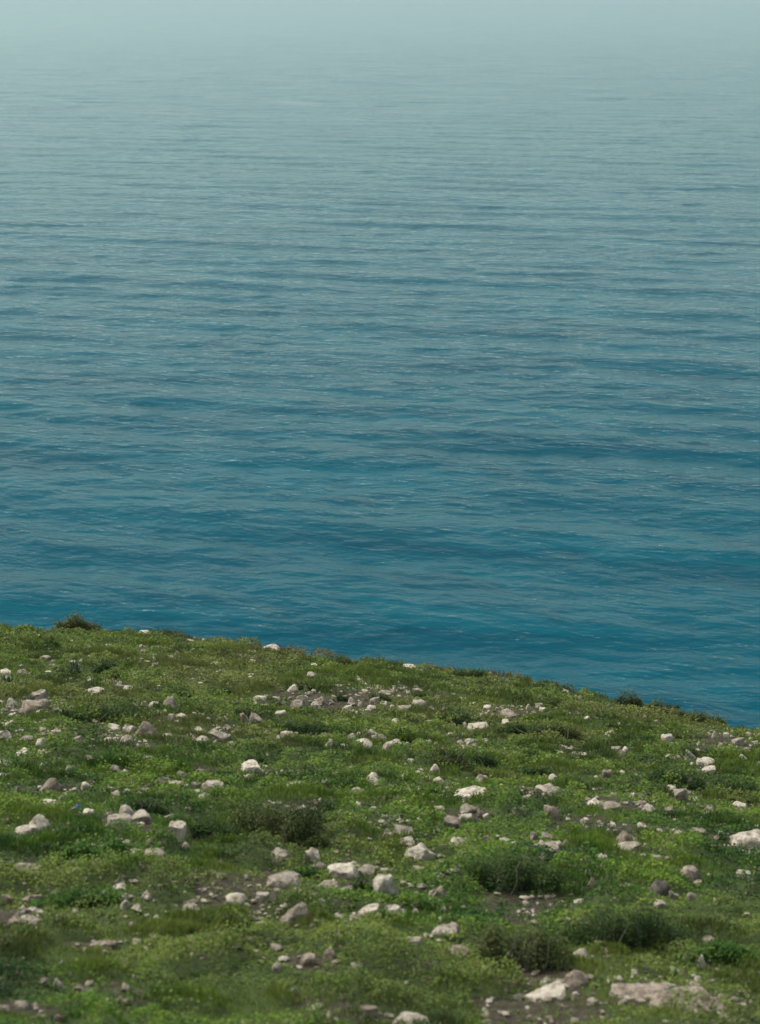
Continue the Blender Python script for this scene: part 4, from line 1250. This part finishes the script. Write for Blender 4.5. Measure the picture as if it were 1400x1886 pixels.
def broad_leaf():
    x, y, z, s = at(1262, 1800)
    root = bpy.data.objects.new('broad_leaf_plant', None); COL.objects.link(root); root.location = (x, y, z)
    tag(root, 'pale green plant with broad upright leaves beside the pointed white stone', 'plant')
    for (cx, by, w, hh, lean) in ((1268, 1784, 15, 27, -0.25), (1241, 1799, 12, 16, 0.1), (1241, 1774, 20, 16, 0.3)):
        px, py, pz, ss = at(cx, by)
        b = np.array((px - x, py - y, pz - z))
        t = b + np.array((lean * hh * ss, 0.02, hh * ss * 1.05))
        d = t - b
        vs, fs = [], []
        prof = [(0, 0.12), (0.2, 0.7), (0.45, 1.0), (0.7, 0.85), (0.9, 0.4), (1.0, 0.03)]
        for q, wv in prof:
            c = b + d * q; e = w * ss * wv / 2
            vs += [c + (e, 0.012, 0), c + (0, -0.006, 0), c + (-e, 0.012, 0), c + (0, 0.012, 0)]
        for i in range(len(prof) - 1):
            for k in range(4): fs.append((4 * i + k, 4 * i + (k + 1) % 4, 4 * i + 4 + (k + 1) % 4, 4 * i + 4 + k))
        link('leaf', mesh_np('leaf', np.array(vs), np.array(fs), M_PALE_LEAF, True), root)
broad_leaf()

def bare_shrub():
    x, y, z, s = at(912, 1252)
    root = bpy.data.objects.new('bare_shrub', None); COL.objects.link(root); root.location = (x, y, z)
    tag(root, 'bare reddish twigs sticking up from the crest against the sea', 'dead shrub')
    rng = np.random.default_rng(3)
    for k in range(11):
        a = np.array((rng.uniform(-10, 6) * s, rng.normal(0, 0.1), 0.0))
        b = a + np.array((rng.uniform(-14, 12) * s, rng.normal(0, 0.15), rng.uniform(8, 22) * s))
        m = (a + b) / 2 + rng.normal(0, 0.03, 3)
        v, f = tube([a, m, b], [0.022, 0.016, 0.007], 5)
        t = link('twig', mesh_np('twig', v, f, M_RED_TWIG, True), root)
        c = m + np.array((rng.normal(0, 0.12), 0.05, rng.uniform(0.08, 0.2)))
        v, f = tube([m, (m + c) / 2 + rng.normal(0, 0.01, 3), c], [0.012, 0.009, 0.005], 5)
        link('side_twig', mesh_np('side_twig', v, f, M_RED_TWIG, True), t)
bare_shrub()

def litter():
    x, y, z, s = at(145, 1496)
    m = plain_material('blue_plastic', (0.015, 0.10, 0.19), 0.6)
    rng = np.random.default_rng(9)
    g = np.linspace(-0.5, 0.5, 6)
    U, V = np.meshgrid(g, g)
    P = np.stack((U * 9 * s, V * 0.06 + 0.03 * np.sin(5 * U), 0.05 + V * 5 * s + 0.02 * np.sin(7 * U + 3 * V)), -1).reshape(-1, 3) + rng.normal(0, 0.004, (36, 3))
    P2 = P + (0, 0.006, 0)
    f = grid_faces(6, 6)
    me = mesh_np('litter', np.concatenate((P, P2)), np.concatenate((f, f[:, ::-1] + 36)), m, True)
    o = link('plastic_scrap', me, None, (x, y, z + 0.06))
    tag(o, 'small crumpled blue plastic scrap lying in green herbs', 'litter')
litter()

# ---------------------------------------------------------------- haze over the sea
def haze():
    m, nt, out = mat('sea_haze')
    v = nt.nodes.new('ShaderNodeVolumePrincipled')
    v.inputs['Color'].default_value = HAZE_COL
    v.inputs['Density'].default_value = HAZE_DENS
    v.inputs['Anisotropy'].default_value = 0.2
    nt.links.new(v.outputs[0], out.inputs['Volume'])
    bm = bmesh.new(); bmesh.ops.create_cube(bm, size=1.0)
    me = bpy.data.meshes.new('haze'); bm.to_mesh(me); bm.free()
    me.materials.append(m)
    o = link('haze', me)
    lo, hi = -8.0, CAM_Z + 9.0
    o.scale = (130000, 80000, hi - lo); o.location = (0, 0, (lo + hi) / 2)
    o['kind'] = 'stuff'
HAZE_COL = (0.47, 0.58, 0.60, 1)
HAZE_DENS = 0.000065
haze()
